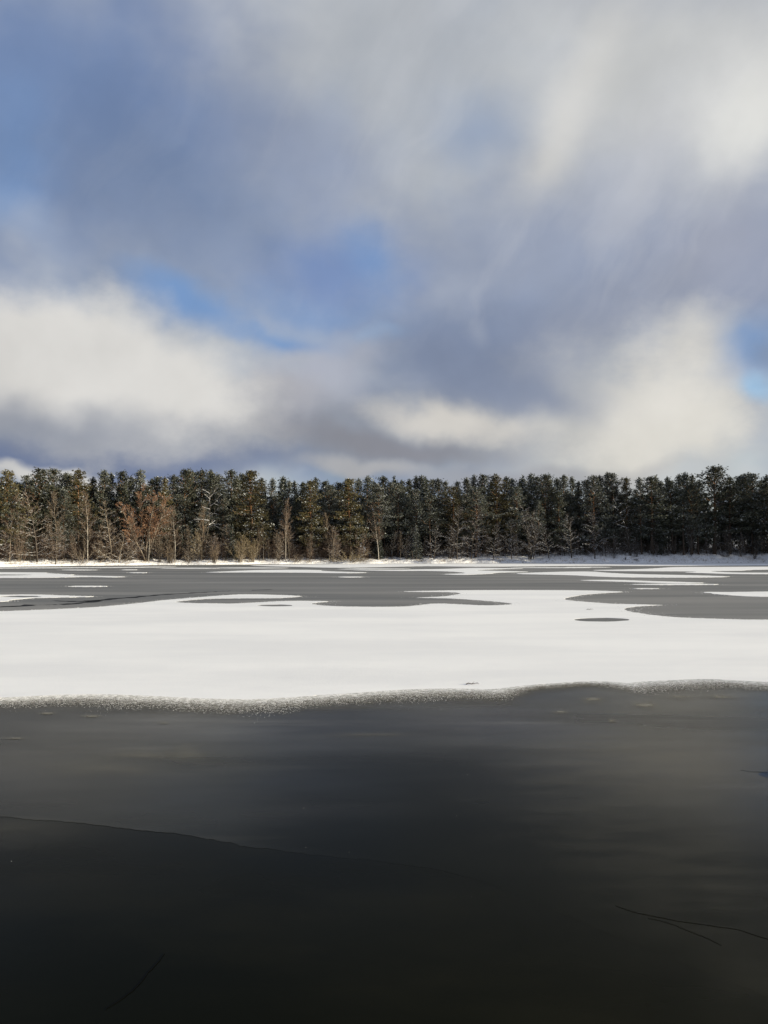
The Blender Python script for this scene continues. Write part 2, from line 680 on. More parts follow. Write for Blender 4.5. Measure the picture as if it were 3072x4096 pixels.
# black ice of the whole lake
ice = sheet('ice', [[(-700, -60), (700, -60), (700, 420), (-700, 420)]], -.05, 0, M_BLACK)

# older, milky ice: a thin sheet lying over the black ice, with a ragged rim on the left and no edge elsewhere
rim = [(-900, 3230), (-300, 3258), (0, 3268), (180, 3283), (400, 3300), (560, 3322), (740, 3340), (860, 3362), (960, 3382), (1100, 3402), (1300, 3425),
       (1600, 3455), (1900, 3520), (2200, 3640), (2600, 3800), (3072, 3990), (3500, 4150), (4300, 4500)]
rim_g = to_ground(smooth_loop(rim, False, 14))
prng = np.random.default_rng(3)
jit = np.convolve(prng.normal(0, .03, len(rim_g) + 4), np.ones(5) / 5, 'same')[2:-2] + prng.normal(0, .006, len(rim_g))
rim_g = [(-40, 10.2), (-20, 9.6), (-10, 9.4)] + rim_g[1:] + [(5, 2.95), (8, 3.1), (20, 4), (40, 6)]
jit = np.concatenate([[0, 0], jit, [0, 0, 0, 0]])
depths = [0, .004, .3, .7, 1.2, 2, 3, 4.2, 5.6, 7.2, 9, 12, 16, 22]
pv, pc = [], []
for i, (x, y) in enumerate(rim_g):
    px_ = x / y * FPX + CX
    edge = max(0., min(1., (1300 - px_) / 700))           # how thick the rim stands here
    for j, d in enumerate(depths):
        lift = .0008 + .0022 * edge
        pv.append((x, y + d + jit[i] * math.exp(-d), lift - .0010 * edge if j == 0 else lift))
        right = max(0., min(1., (px_ - 900) / 900))
        cov = (.46 + .16 * edge) * (1 - right) + right * min(1., d / 9.) * .85
        cov *= max(0., 1 - abs(x) / 60)
        pc.append(cov if y + d < 30 else .9)
nj = len(depths)
mb = MB()
ii = np.arange(len(pv)).reshape(-1, nj)
A, B, C_, D = ii[:-1, :-1].ravel(), ii[1:, :-1].ravel(), ii[1:, 1:].ravel(), ii[:-1, 1:].ravel()
mb.add(pv, np.concatenate([np.stack([A, B, C_], 1), np.stack([A, C_, D], 1)]))
me = mb.mesh('ice_plate')
me.attributes.new('cover', 'FLOAT', 'POINT').data.foreach_set('value', np.array(pc, np.float32))
plate = tag(link_mesh('ice_plate', me, [M_PLATE]), kind='structure')

# frosted grey ice beyond the snow field
frosted = sheet('frosted_ice', [[(-690, 27.5), (690, 27.5), (690, 400), (-690, 400)]], 0, .008, M_FROST)

ZS = .013
NEAR = [(0, 2793), (185, 2785), (370, 2780), (555, 2785), (741, 2794), (880, 2799), (1018, 2800), (1157, 2793), (1296, 2783), (1435, 2774),
        (1536, 2767), (1629, 2761), (1814, 2757), (1950, 2760), (1999, 2757), (2092, 2746), (2230, 2735), (2369, 2728), (2462, 2731), (2508, 2736),
        (2555, 2731), (2693, 2723), (2832, 2719), (2925, 2723), (3072, 2730)]
FAR = [(3400, 2483), (3072, 2480), (2971, 2479), (2832, 2475), (2693, 2469), (2573, 2456), (2517, 2446), (2499, 2435), (2536, 2428), (2601, 2423),
       (2647, 2421), (2555, 2418), (2462, 2416), (2369, 2410), (2277, 2402), (2258, 2396), (2277, 2390), (2342, 2379), (2416, 2373), (2490, 2368),
       (2416, 2364), (2323, 2362), (2184, 2361), (1999, 2361), (1814, 2362), (1619, 2366), (1675, 2368), (1795, 2369), (1842, 2374), (1823, 2379),
       (1786, 2385), (1721, 2389), (1668, 2391.5), (1740, 2393), (1814, 2395), (1906, 2401), (1980, 2407), (2050, 2416), (1999, 2421), (1934, 2422),
       (1842, 2418), (1758, 2415), (1703, 2418), (1629, 2426), (1536, 2428), (1389, 2427), (1296, 2423), (1250, 2416), (1278, 2410), (1315, 2406),
       (1204, 2404), (1111, 2406), (1018, 2411), (926, 2415), (833, 2414), (741, 2412), (704, 2408), (741, 2403), (833, 2396), (972, 2394),
       (1111, 2393), (1204, 2385), (1065, 2379), (972, 2378), (880, 2383), (787, 2390), (694, 2398), (648, 2402), (555, 2413), (463, 2422),
       (370, 2430), (185, 2439), (0, 2446), (-400, 2458)]
near_px = [(-500, 2785), (-250, 2792)] + NEAR + [(3350, 2726), (3600, 2722)]
outer = smooth_loop(near_px, False, 5) + smooth_loop(FAR, False, 4)
near_g = to_ground(smooth_loop(near_px, False, 5))


def lens(cx, cy, rx, ry, n=18):
    return [(cx + rx * math.cos(2 * math.pi * i / n), cy + ry * math.sin(2 * math.pi * i / n)) for i in range(n)]


holes = [lens(1102, 2422.5, 72, 3.6), lens(2404, 2480, 110, 7.5)]
main = sheet('snow_field', [roughen(to_ground(outer), .035, .18)] + [roughen(to_ground(h), .05, .25) for h in holes], .002, ZS, M_SNOW)

PATCHES = [
    ([(-300, 2290), (150, 2290), (185, 2293), (296, 2299), (278, 2302), (400, 2304), (500, 2307), (444, 2310), (352, 2308), (200, 2311), (0, 2312), (-300, 2311),
      (-200, 2304), (60, 2302), (120, 2299), (-100, 2297)], None),
    (lens(352, 2346, 76, 2.2), None),
    ([(-300, 2380), (0, 2380), (139, 2379), (231, 2382), (370, 2387), (278, 2390), (139, 2393), (55, 2399), (0, 2407), (-300, 2409)], lens(80, 2387, 88, 3)),
    ([(824, 2290), (926, 2285), (1018, 2281), (1157, 2279.5), (1278, 2281), (1300, 2285), (1463, 2290), (1389, 2293), (1204, 2291), (1018, 2290)], None),
    (lens(1403, 2308.5, 48, 1.6), None),
    ([(1000, 2262), (1300, 2257), (1700, 2255), (2200, 2254.3), (3072, 2253), (3600, 2252), (3600, 2262), (3072, 2262), (2600, 2264), (2369, 2263), (2100, 2265.5),
      (1900, 2267), (1700, 2265), (1536, 2268), (1350, 2271), (1200, 2268)], None),
    ([(-200, 2271), (100, 2270), (400, 2269), (620, 2267), (700, 2268), (500, 2271), (200, 2273), (-200, 2275)], None),
    (lens(315, 2280, 72, 1.5), None), (lens(517, 2279.5, 30, 1.4), None), (lens(552, 2291, 36, 1.5), None),
    (lens(760, 2273, 120, 1.6), None), (lens(1000, 2272, 150, 1.6), None),
    ([(1353, 2277), (1440, 2274), (1525, 2274.5), (1640, 2275), (1520, 2277.5), (1430, 2278)], None),
    ([(1409, 2281), (1536, 2280.5), (1656, 2278), (1780, 2276), (1906, 2272), (2092, 2274.5), (2000, 2277), (1906, 2281.5), (2050, 2285), (2110, 2288), (1990, 2291),
      (1960, 2295), (1850, 2300), (1777, 2297), (1860, 2293), (1814, 2287), (1700, 2284), (1560, 2284)], None),
    ([(2064, 2295.5), (2184, 2289), (2351, 2286.5), (2440, 2292), (2555, 2297), (2832, 2303), (2906, 2308), (2740, 2311), (2462, 2309), (2277, 2301)], None),
    ([(2369, 2281), (2462, 2279), (2600, 2275), (2693, 2269), (2850, 2268), (3072, 2267), (3600, 2266), (3600, 2280), (3072, 2279), (2960, 2283), (2840, 2285),
      (2930, 2290), (3072, 2291), (3600, 2292), (3600, 2297), (3072, 2297), (2925, 2296), (2832, 2293.5), (2740, 2290), (2780, 2286.5), (2560, 2285), (2440, 2284)], None),
    ([(2323, 2322), (2450, 2320), (2600, 2324.5), (2814, 2331.5), (2700, 2334), (2500, 2328)], None),
    (lens(2700, 2338, 175, 2.6), None),
    (lens(2587, 2355, 48, 1.7), None),
    ([(2814, 2369), (2925, 2369), (3072, 2367), (3600, 2364), (3600, 2392), (3072, 2388), (2971, 2385), (2880, 2378)], None),
    (lens(2200, 2271, 160, 1.4), None), (lens(2350, 2269, 90, 1.3), None),
]
snow_edges = []
for pts, hole in PATCHES:
    lp = to_ground(smooth_loop(pts, True, 4))
    sheet('snow_patch', [roughen(lp, .09, .4)] + ([roughen(to_ground(hole), .1, .4)] if hole else []), .008, ZS + .006, M_SNOW)
    snow_edges.append(lp)

# loose crumbs of snow fraying the rims
cr = MB()


def crumbs(xy, size, zbase):
    n = len(xy)
    k = 4
    th = np.linspace(0, 2 * math.pi, k, endpoint=False)[None] + rng.uniform(0, 6, (n, 1))
    rad = size[:, None] * rng.uniform(.6, 1.25, (n, k))
    v = np.zeros((n, k + 1, 3))
    v[:, :k, 0] = xy[:, :1] + np.cos(th) * rad * rng.uniform(.8, 1.8, (n, 1))
    v[:, :k, 1] = xy[:, 1:] + np.sin(th) * rad
    v[:, :k, 2] = zbase
    v[:, k, :2] = xy
    v[:, k, 2] = zbase + size * rng.uniform(.25, .5, n)
    t = np.array([(i, (i + 1) % k, k) for i in range(k)])
    cr.add(v.reshape(-1, 3), (t[None] + (np.arange(n) * (k + 1))[:, None, None]).reshape(-1, 3))


ng = np.array(near_g)
seg = np.linalg.norm(np.diff(ng, axis=0), axis=1)
cum = np.concatenate([[0], np.cumsum(seg)])


def near_at(s):
    return np.stack([np.interp(s, cum, ng[:, 0]), np.interp(s, cum, ng[:, 1])], 1)


x_a, x_b = ground(2000, 2757)[0], ground(2480, 2731)[0]
for cnt, width, s0, s1 in ((62000, .64, .004, .010), (46000, .27, .005, .013), (2500, .9, .003, .006)):
    s = rng.uniform(0, cum[-1], cnt)
    p = near_at(s)
    lobe = np.clip((p[:, 0] - x_a) / .8, 0, 1) * np.clip((x_b - p[:, 0]) / .8, 0, 1)
    wob = .85 + .10 * np.sin(s * 1.3) * np.sin(s * .47 + 1) + .10 * np.sin(s * 3.1) * np.sin(s * .9)
    dpt = rng.beta(1.0, 2.9, cnt) * 3.0 * width * wob * (1 - .65 * lobe)
    p[:, 1] -= dpt - .03
    keep = rng.uniform(0, 1, cnt) < 1 - .6 * lobe
    crumbs(p[keep], rng.uniform(s0, s1, keep.sum()), .012)
for lp in [to_ground(smooth_loop(FAR, False, 6))] + snow_edges:
    a = np.array(lp)
    sg = np.linalg.norm(np.diff(a, axis=0), axis=1)
    L = sg.sum()
    n = int(min(4000, L * 30))
    q = rng.uniform(0, L, n)
    cm_ = np.concatenate([[0], np.cumsum(sg)])
    p = np.stack([np.interp(q, cm_, a[:, 0]), np.interp(q, cm_, a[:, 1])], 1)
    p += rng.normal(0, 1, p.shape) * np.array([.5, .16])
    crumbs(p, rng.uniform(.012, .04, n), .009)
# scattered flecks over the near ice
n = 110
crumbs(np.stack([rng.uniform(-10, 10, n), rng.uniform(5, 17, n)], 1), rng.uniform(.0015, .004, n), .005)
tag(link_mesh('snow_crumbs', cr.mesh('snow_crumbs'), [M_CRUMB]), 'loose crumbs of snow fraying the rims of the snow field', kind='stuff')

# grey slush where the thinning snow soaks into the ice
sv, scv, st_ = [], [], []
rows = [-.06, .12, .3, .5, .75, 1.05, 1.4, 1.9, 2.6]
gl = list(near_g)
for i, (x, y) in enumerate(gl):
    lob = min(1., max(0., (x - x_a) / .8)) * min(1., max(0., (x_b - x) / .8))
    for j, d in enumerate(rows):
        sv.append((x, y - d * (1 - .45 * lob), .0062 - .0012 * j / 8))
        scv.append(max(0., 1 - max(0, d) / 2.6) ** 1.6)
nj = len(rows)
ii = np.arange(len(sv)).reshape(-1, nj)
A, B, C_, D = ii[:-1, :-1].ravel(), ii[1:, :-1].ravel(), ii[1:, 1:].ravel(), ii[:-1, 1:].ravel()
mb = MB()
mb.add(sv, np.concatenate([np.stack([A, C_, B], 1), np.stack([A, D, C_], 1)]))
me = mb.mesh('slush')
me.attributes.new('cover', 'FLOAT', 'POINT').data.foreach_set('value', np.array(scv, np.float32))
tag(link_mesh('slush', me, [M_SLUSH]), 'grey slush fading from the snow rim into the dark ice', kind='stuff')

# thin frost wisps on the ice plate, and broad pale patches painting cloud sheen
WISPS_AND_SHEEN = [(2620, 3040, 640, 200, .40), (2400, 3280, 640, 400, .20), (2850, 3560, 700, 420, .20), (500, 3050, 700, 120, .30), (2650, 2840, 700, 60, .34), (600, 3022, 260, 22, .5), (745, 3012, 90, 36, .55), (400, 3080, 240, 24, .4), (1500, 2940, 260, 14, .35), (3100, 3950, 420, 320, .16), (60, 3335, 330, 80, .30)]
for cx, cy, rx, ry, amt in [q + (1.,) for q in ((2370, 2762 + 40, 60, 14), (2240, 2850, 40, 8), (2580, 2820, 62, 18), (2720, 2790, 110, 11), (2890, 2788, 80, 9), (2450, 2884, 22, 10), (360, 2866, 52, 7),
                       (190, 2855, 40, 6), (655, 2893, 26, 7), (60, 2955, 60, 5))] + WISPS_AND_SHEEN:
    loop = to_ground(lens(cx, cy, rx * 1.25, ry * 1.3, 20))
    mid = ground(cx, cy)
    zf = .0078 + .00025 * (len(plate.children) % 16) if amt == 1 else .0050 + .0002 * WISPS_AND_SHEEN.index((cx, cy, rx, ry, amt))
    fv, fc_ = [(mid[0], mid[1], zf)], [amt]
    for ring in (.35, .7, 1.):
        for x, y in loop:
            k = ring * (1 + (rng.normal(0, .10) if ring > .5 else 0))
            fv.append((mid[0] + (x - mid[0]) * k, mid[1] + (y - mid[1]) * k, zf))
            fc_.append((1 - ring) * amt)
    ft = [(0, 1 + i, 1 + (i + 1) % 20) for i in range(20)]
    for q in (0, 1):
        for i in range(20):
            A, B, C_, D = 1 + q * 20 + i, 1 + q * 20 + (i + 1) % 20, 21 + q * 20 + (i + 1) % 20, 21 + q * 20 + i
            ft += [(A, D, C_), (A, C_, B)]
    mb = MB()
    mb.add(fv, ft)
    me = mb.mesh('frost_sheen')
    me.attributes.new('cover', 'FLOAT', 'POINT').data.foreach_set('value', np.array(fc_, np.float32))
    link_mesh('frost_sheen', me, [M_FROST_SHEEN], plate)


# cracks: narrow dark open seams in the ice
def crack(pts, w, z, parent, step=4, jit=.3):
    g = to_ground(smooth_loop(pts, False, step))
    g = [(x + rng.normal(0, w * jit), y + rng.normal(0, w * jit)) for x, y in g]
    left, right = [], []
    n = len(g)
    for i, p in enumerate(g):
        a, b = Vector(g[max(i - 1, 0)]), Vector(g[min(i + 1, n - 1)])
        d = (b - a).normalized()
        nn = Vector((-d.y, d.x))
        ww = w * .5 * min(1, 4 * i / n + .12, 4 * (n - 1 - i) / n + .12) * rng.uniform(.5, 1.3)
        left.append(tuple(Vector(p) + nn * ww))
        right.append(tuple(Vector(p) - nn * ww))
    return sheet('crack', [left + right[::-1]], z - .003, z, M_CRACK, parent)


crack([(-200, 2440), (0, 2428), (60, 2426), (139, 2421), (231, 2420), (324, 2412), (400, 2403), (463, 2396), (540, 2390), (640, 2381), (750, 2373), (850, 2368), (930, 2364)], .75, .012, frosted)
crack([(205, 2403), (300, 2407), (370, 2404), (430, 2399)], .5, .012, frosted)
crack([(1000, 2362), (1100, 2358)], .4, .012, frosted)
crack([(2460, 3623), (2540, 3650), (2640, 3671), (2760, 3692), (2860, 3706), (2960, 3722), (3072, 3757), (3200, 3780)], .003, .0042, ice, jit=.8)
crack([(2590, 3672), (2680, 3695), (2780, 3735), (2830, 3755), (2885, 3783)], .0035, .005, ice, jit=.8)
crack([(660, 3816), (610, 3875), (560, 3935), (500, 3990), (420, 4040)], .004, .004, ice, jit=.9)
crack([(2960, 3080), (3010, 3088), (3060, 3090), (3140, 3100)], .022, .0022, plate)
hole = sheet('open_water', [to_ground(smooth_loop([(3035, 3096), (3055, 3088), (3100, 3082), (3180, 3084), (3180, 3112), (3100, 3114), (3055, 3108)], True, 4))], .0005, .0016, M_WATER)

# ------------------------------------------------------------------ the far bank
SHORE_PX = [(-500, 2274), (0, 2267), (300, 2263.5), (620, 2260.5), (900, 2258.5), (1200, 2256), (1600, 2254.3), (2000, 2253.5), (2500, 2252.8), (3072, 2252)]
shore = to_ground(SHORE_PX)
shore = [(-260, 118), (-160, 130)] + shore + [(108, 205), (116, 193), (132, 179), (165, 158), (210, 140), (360, 105)]  # right end bends forward out of view so its trees shade the bank
shx = np.array([p[0] for p in shore])
shy = np.array([p[1] for p in shore])


def shore_y(x):
    return float(np.interp(x, shx, shy)) + .5 * math.sin(x * .35) + .35 * math.sin(x * .83 + 1)


def bank_z(x, y):
    s = y - shore_y(x)
    rise = 1.15 + 1.5 * max(0., min(1., (x + 5) / 70))
    if s <= 0:
        return .02 + s * .3
    b = .30 * min(1, s / .8) + rise * (1 - math.exp(-s / 6.0)) + .018 * s
    return b + .10 * math.sin(x * 1.1 + y * .7) * min(1, s / 3) + .08 * math.sin(x * 2.7 - y * 1.9) * min(1, s / 2)


xs = np.concatenate([np.arange(-260, -110, 6.), np.arange(-110, 130, .8), np.arange(130, 361, 6.)])
ss = np.array([-1.5, -.4, .0, .25, .6, 1, 1.5, 2, 2.7, 3.5, 4.3, 5.2, 6.2, 7.5, 9, 11, 14, 18, 24, 32, 45, 65, 95, 140, 220, 400])
tv = np.array([[(x, shore_y(x) + s, bank_z(x, shore_y(x) + s) + (rng.normal(0, .05) if 0.2 < s < 14 else 0)) for s in ss] for x in xs])
nx, ns_ = len(xs), len(ss)
idx = np.arange(nx * ns_).reshape(nx, ns_)
A, B, C_, D = idx[:-1, :-1].ravel(), idx[1:, :-1].ravel(), idx[1:, 1:].ravel(), idx[:-1, 1:].ravel()
mb = MB()
mb.add(tv.reshape(-1, 3), np.concatenate([np.stack([A, B, C_], 1), np.stack([A, C_, D], 1)]))
tag(link_mesh('bank', mb.mesh('bank', True), [M_BANK]), kind='structure')

# ------------------------------------------------------------------ tree kinds


def pine_kind(seed, H, cb, W, profile='round', density=1.0):
    """trunk, crown and snow meshes of one Scots pine"""
    g = np.random.default_rng(seed)
    nz = 10
    zz = np.linspace(0, H * .97, nz)
    lean = np.cumsum(g.normal(0, .06, (nz, 2)), axis=0)
    pts = np.stack([lean[:, 0], lean[:, 1], zz], 1)
    pts[0, 2] = -.6
    rad = .21 * (H / 20) * (1 - zz / H) ** .75 + .03
    rad[0] *= 1.35
    tr = MB()
    tr.tube(pts, rad, 8)

    def axis(z):
        return np.array([np.interp(z, zz, lean[:, 0]), np.interp(z, zz, lean[:, 1]), z])
    # dead stubs below the crown
    for _ in range(9):
        z = g.uniform(.18, cb + .05) * H
        a = g.uniform(0, 6.28)
        L = g.uniform(.4, 1.8)
        p = axis(z)
        tr.sticks(p, p + np.array([math.cos(a) * L, math.sin(a) * L, g.uniform(-.2, .3) * L]), .03, .012, 4)
    nb = int(66 * density)
    cen, bp0, bp1, br, snowy = [], [], [], [], []
    for i in range(nb):
        t = ((i + g.uniform(0, 1)) / nb) ** .9
        z = H * (cb + (.985 - cb) * t)
        a = i * 2.39996 + g.normal(0, .35)
        if profile == 'round':
            pr = (1 - t) ** .8 * (.6 + .4 * min(1, t * 3.5)) * 1.1
        elif profile == 'cone':
            pr = (1 - t) ** 1.05 * (.8 + .2 * min(1, t * 5)) * 1.1
        else:
            pr = (1 - t) ** .55 * (.4 + .6 * min(1, t * 2.0))
        L = W * pr * g.uniform(.4, 1.25) * (1 + .22 * math.sin(t * 21 + seed) * math.cos(a)) + .2
        e = R(-6 + 55 * t ** 1.3 + g.normal(0, 15))
        d = np.array([math.cos(a) * math.cos(e), math.sin(a) * math.cos(e), math.sin(e)])
        p = axis(z)
        mid = p + d * L * .55
        end = mid + (d + np.array([0, 0, .25])) * L * .45
        bp0 += [p, mid]
        bp1 += [mid, end]
        br += [(.05, .035), (.035, .012)]
        ncl = max(2, int(L / .6))
        for q in range(ncl):
            u = .35 + .65 * (q + g.uniform(0, 1)) / ncl
            c = p + (mid - p) * min(1, u / .55) + (end - mid) * max(0, (u - .55) / .45)
            side = np.array([-math.sin(a), math.cos(a), 0]) * g.normal(0, .28 * L * min(1, u))
            c = c + side + np.array([0, 0, g.normal(0, .08)])
            nt_ = int(g.integers(7, 12))
            cen.append(c + g.normal(0, 1, (nt_, 3)) * np.array([.42, .42, .25]))
            snowy.append(np.full(nt_, g.uniform(0, 1) < .30))
    for _ in range(5):
        cen.append(axis(H * g.uniform(.94, 1.0)) + g.normal(0, 1, (5, 3)) * np.array([.13, .13, .22]))
        snowy.append(np.zeros(5, bool))
    br = np.array(br)
    cen = np.concatenate(cen)
    cr_ = MB()
    cr_.sticks(bp0, bp1, br[:, 0], br[:, 1], 3, 1)
    N, K = len(cen), 8
    dirs = g.normal(0, 1, (N, K, 3))
    out = cen.copy()
    out[:, 2] = 0
    out /= np.linalg.norm(out, axis=1, keepdims=True) + .4
    dirs += out[:, None] * .7 + np.array([0, 0, .75])
    dirs /= np.linalg.norm(dirs, axis=2, keepdims=True)
    sd_ = np.cross(dirs, g.normal(0, 1, (N, K, 3)))
    sd_ /= np.linalg.norm(sd_, axis=2, keepdims=True) + 1e-6
    ln = g.uniform(.24, .48, (N, K, 1))
    wd = g.uniform(.035, .075, (N, K, 1))
    base = cen[:, None] - dirs * .06
    tri = np.stack([base - sd_ * wd, base + sd_ * wd, base + dirs * ln], 2).reshape(-1, 3)
    cr_.add(tri, np.arange(len(tri)).reshape(-1, 3), 0)
    # snow held on the boughs: small tilted pads
    sm = MB()
    pick = cen[np.concatenate(snowy) & (g.uniform(0, 1, N) < .7)]
    n = len(pick)
    k = 5
    th = np.linspace(0, 6.283, k, endpoint=False)[None] + g.uniform(0, 6, (n, 1))
    rr = g.uniform(.08, .20, (n, 1)) * g.uniform(.6, 1.3, (n, k))
    v = np.zeros((n, k + 1, 3))
    v[:, :k, 0] = pick[:, :1] + np.cos(th) * rr
    v[:, :k, 1] = pick[:, 1:2] + np.sin(th) * rr
    tilt = g.normal(0, .45, (n, 2))
    v[:, :k, 2] = pick[:, 2:3] + .16 + np.cos(th) * rr * tilt[:, :1] + np.sin(th) * rr * tilt[:, 1:]
    v[:, k] = pick + np.array([0, 0, .22])
    t = np.array([(i, (i + 1) % k, k) for i in range(k)])
    sm.add(v.reshape(-1, 3), (t[None] + (np.arange(n) * (k + 1))[:, None, None]).reshape(-1, 3))
    return dict(H=H, trunk=tr.mesh('trunk', True), crown=cr_.mesh('crown'), snow=sm.mesh('snow'))


def spruce_kind(seed, H, W):
    g = np.random.default_rng(seed)
    tr = MB()
    zz = np.linspace(0, H * .98, 7)
    pts = np.stack([g.normal(0, .02, 7), g.normal(0, .02, 7), zz], 1)
    pts[0, 2] = -.5
    tr.tube(pts, .1 * H / 8 * (1 - zz / H) + .012, 6)
    cen, dr, bp0, bp1 = [], [], [], []
    nb = int(9 * H)
    for i in range(nb):
        t = (i + g.uniform(0, 1)) / nb
        z = H * (.06 + .92 * t)
        a = i * 2.39996 + g.normal(0, .3)
        L = W * (1 - t) ** .9 * g.uniform(.7, 1.15) + .12
        p0 = np.array([0, 0, z])
        d = np.array([math.cos(a), math.sin(a), -.25 + .5 * t])
        p1 = p0 + d * L
        bp0.append(p0)
        bp1.append(p1)
        m = max(4, int(L * 14))
        u = g.uniform(.12, 1, m)
        c = p0 + np.outer(u, p1 - p0) + np.outer(g.normal(0, .16, m) * (1 - .4 * u) * L, [-math.sin(a), math.cos(a), 0])
        c[:, 2] += g.normal(0, .05, m)
        cen.append(c)
        dr.append(np.tile(d, (m, 1)))
    cen, dr = np.concatenate(cen), np.concatenate(dr)
    cr_ = MB()
    cr_.sticks(bp0, bp1, np.full(len(bp0), .02), np.full(len(bp0), .006), 3, 1)
    N, K = len(cen), 4
    dirs = g.normal(0, .6, (N, K, 3)) + dr[:, None]
    dirs /= np.linalg.norm(dirs, axis=2, keepdims=True)
    sd_ = np.cross(dirs, g.normal(0, 1, (N, K, 3)))
    sd_ /= np.linalg.norm(sd_, axis=2, keepdims=True) + 1e-6
    tri = np.stack([cen[:, None] - sd_ * .05, cen[:, None] + sd_ * .05, cen[:, None] + dirs * g.uniform(.18, .34, (N, K, 1))], 2).reshape(-1, 3)
    cr_.add(tri, np.arange(len(tri)).reshape(-1, 3), 0)
    sm = MB()
    pick = cen[g.uniform(0, 1, N) < .22]
    n = len(pick)
    k = 5
    th = np.linspace(0, 6.283, k, endpoint=False)[None] + g.uniform(0, 6, (n, 1))
    rr = g.uniform(.07, .18, (n, 1)) * g.uniform(.6, 1.3, (n, k))
    v = np.zeros((n, k + 1, 3))
    v[:, :k, 0] = pick[:, :1] + np.cos(th) * rr
    v[:, :k, 1] = pick[:, 1:2] + np.sin(th) * rr
    v[:, :k, 2] = pick[:, 2:3] + .06 + np.cos(th) * rr * g.normal(0, .3, (n, 1))
    v[:, k] = pick + np.array([0, 0, .12])
    t = np.array([(i, (i + 1) % k, k) for i in range(k)])
    sm.add(v.reshape(-1, 3), (t[None] + (np.arange(n) * (k + 1))[:, None, None]).reshape(-1, 3))
    return dict(H=H, trunk=tr.mesh('trunk', True), crown=cr_.mesh('crown'), snow=sm.mesh('snow'))


def bare_kind(seed, H, spec):
    """leafless tree: trunk / branches / twigs meshes; spec lists (count, t0, t1, ang0, ang1, len_ratio, radius, up, segs) for each level"""
    rnd = random.Random(seed)
    T, Bn, Tw = MB(), ([], [], [], []), ([], [], [], [])

    def rot_dir(d, ang, az_):
        ref = Vector((0, 0, 1)) if abs(d.z) < .95 else Vector((1, 0, 0))
        a = d.cross(ref).normalized()
        b = d.cross(a)
        return (d * math.cos(ang) + (a * math.cos(az_) + b * math.sin(az_)) * math.sin(ang)).normalized()

    def path(p, d, L, segs, up, wob):
        out = [p.copy()]
        for _ in range(segs):
            d = (d + Vector((rnd.gauss(0, wob), rnd.gauss(0, wob), rnd.gauss(0, wob) + up))).normalized()
            p = p + d * (L / segs)
            out.append(p.copy())
        return out

    def along(pth, t):
        f_ = t * (len(pth) - 1)
        i = min(int(f_), len(pth) - 2)
        return pth[i].lerp(pth[i + 1], f_ - i), (pth[i + 1] - pth[i]).normalized()

    def put(store, pth, r0, r1):
        n = len(pth) - 1
        for i in range(n):
            store[0].append(tuple(pth[i]))
            store[1].append(tuple(pth[i + 1]))
            store[2].append(r0 + (r1 - r0) * i / n)
            store[3].append(r0 + (r1 - r0) * (i + 1) / n)

    def grow(pth, level, L):
        if level >= len(spec['levels']):
            return
        cnt, t0, t1, a0, a1, lr, rad, up, segs = spec['levels'][level]
        last = level == len(spec['levels']) - 1
        az_ = rnd.uniform(0, 6.28)
        for i in range(cnt):
            u = (i + rnd.random()) / cnt
            t = t0 + (t1 - t0) * u
            p, d = along(pth, t)
            az_ += 2.4 + rnd.gauss(0, .4)
            ang = R(a0 + (a1 - a0) * u) + rnd.gauss(0, .12)
            prof = spec['prof'](u) if level == 0 else 1 - .45 * u
            l = L * lr * prof * rnd.uniform(.65, 1.2)
            c = path(p, rot_dir(d, ang, az_), l, segs, up, .13)
            put(Tw if last else Bn, c, rad * (.6 + .4 * prof), rad * (.45 if last else .3))
            grow(c, level + 1, l)

    for (bx, by, tilt, taz, hl, r) in spec['stems']:
        d = Vector((math.sin(tilt) * math.cos(taz), math.sin(tilt) * math.sin(taz), math.cos(tilt)))
        pth = path(Vector((bx, by, -.4)), d, H * hl, 9, spec.get('up', .02), spec.get('wob', .04))
        n = len(pth)
        T.tube([tuple(p) for p in pth], [r * (1 - .9 * i / (n - 1)) + .006 for i in range(n)], 6)
        grow(pth, 0, H * hl)
    bm, tm = MB(), MB()
    bm.sticks(*Bn, k=4)
    tm.sticks(*Tw, k=3)
    out = dict(H=H, trunk=T.mesh('trunk', True), twigs=tm.mesh('twigs'))
    if Bn[0]:
        out['branches'] = bm.mesh('branches')
    return out


def birch_prof(u):
    return .45 + .55 * math.sin(math.pi * (.25 + .6 * u)) - .35 * u


BIRCH = dict(stems=[(0, 0, .03, 1., 1, .11)], prof=birch_prof,
             levels=[(34, .28, .97, 52, 24, .24, .036, .05, 4), (8, .2, .95, 38, 30, .42, .018, .02, 3), (7, .15, 1, 35, 25, .5, .013, -.02, 2)])
ALDER = dict(stems=[(0, 0, .03, 2., 1, .16)], prof=lambda u: (1 - u) ** .7 * .9 + .12, up=.03,
             levels=[(40, .10, .97, 84, 48, .34, .030, .03, 5), (8, .25, .97, 45, 35, .34, .024, .03, 3), (6, .15, 1, 40, 30, .5, .013, .02, 2)])
BROAD = dict(stems=[(.05, .05, .03, .5, 1.0, .15), (0, 0, .10, 3.1, .95, .20), (.1, 0, .26, .2, .9, .16), (-.1, .1, .33, 2.9, .85, .15), (0, -.1, .22, 4.4, .92, .14), (.1, .1, .38, .1, .75, .13), (0, .1, .25, 1.5, .85, .13)],
             prof=lambda u: .8 - .35 * u, up=.035, wob=.06,
             levels=[(14, .30, .98, 42, 32, .27, .045, .06, 4), (10, .2, 1, 40, 30, .42, .024, .05, 3), (16, .2, 1, 34, 24, .52, .018, .05, 2)])
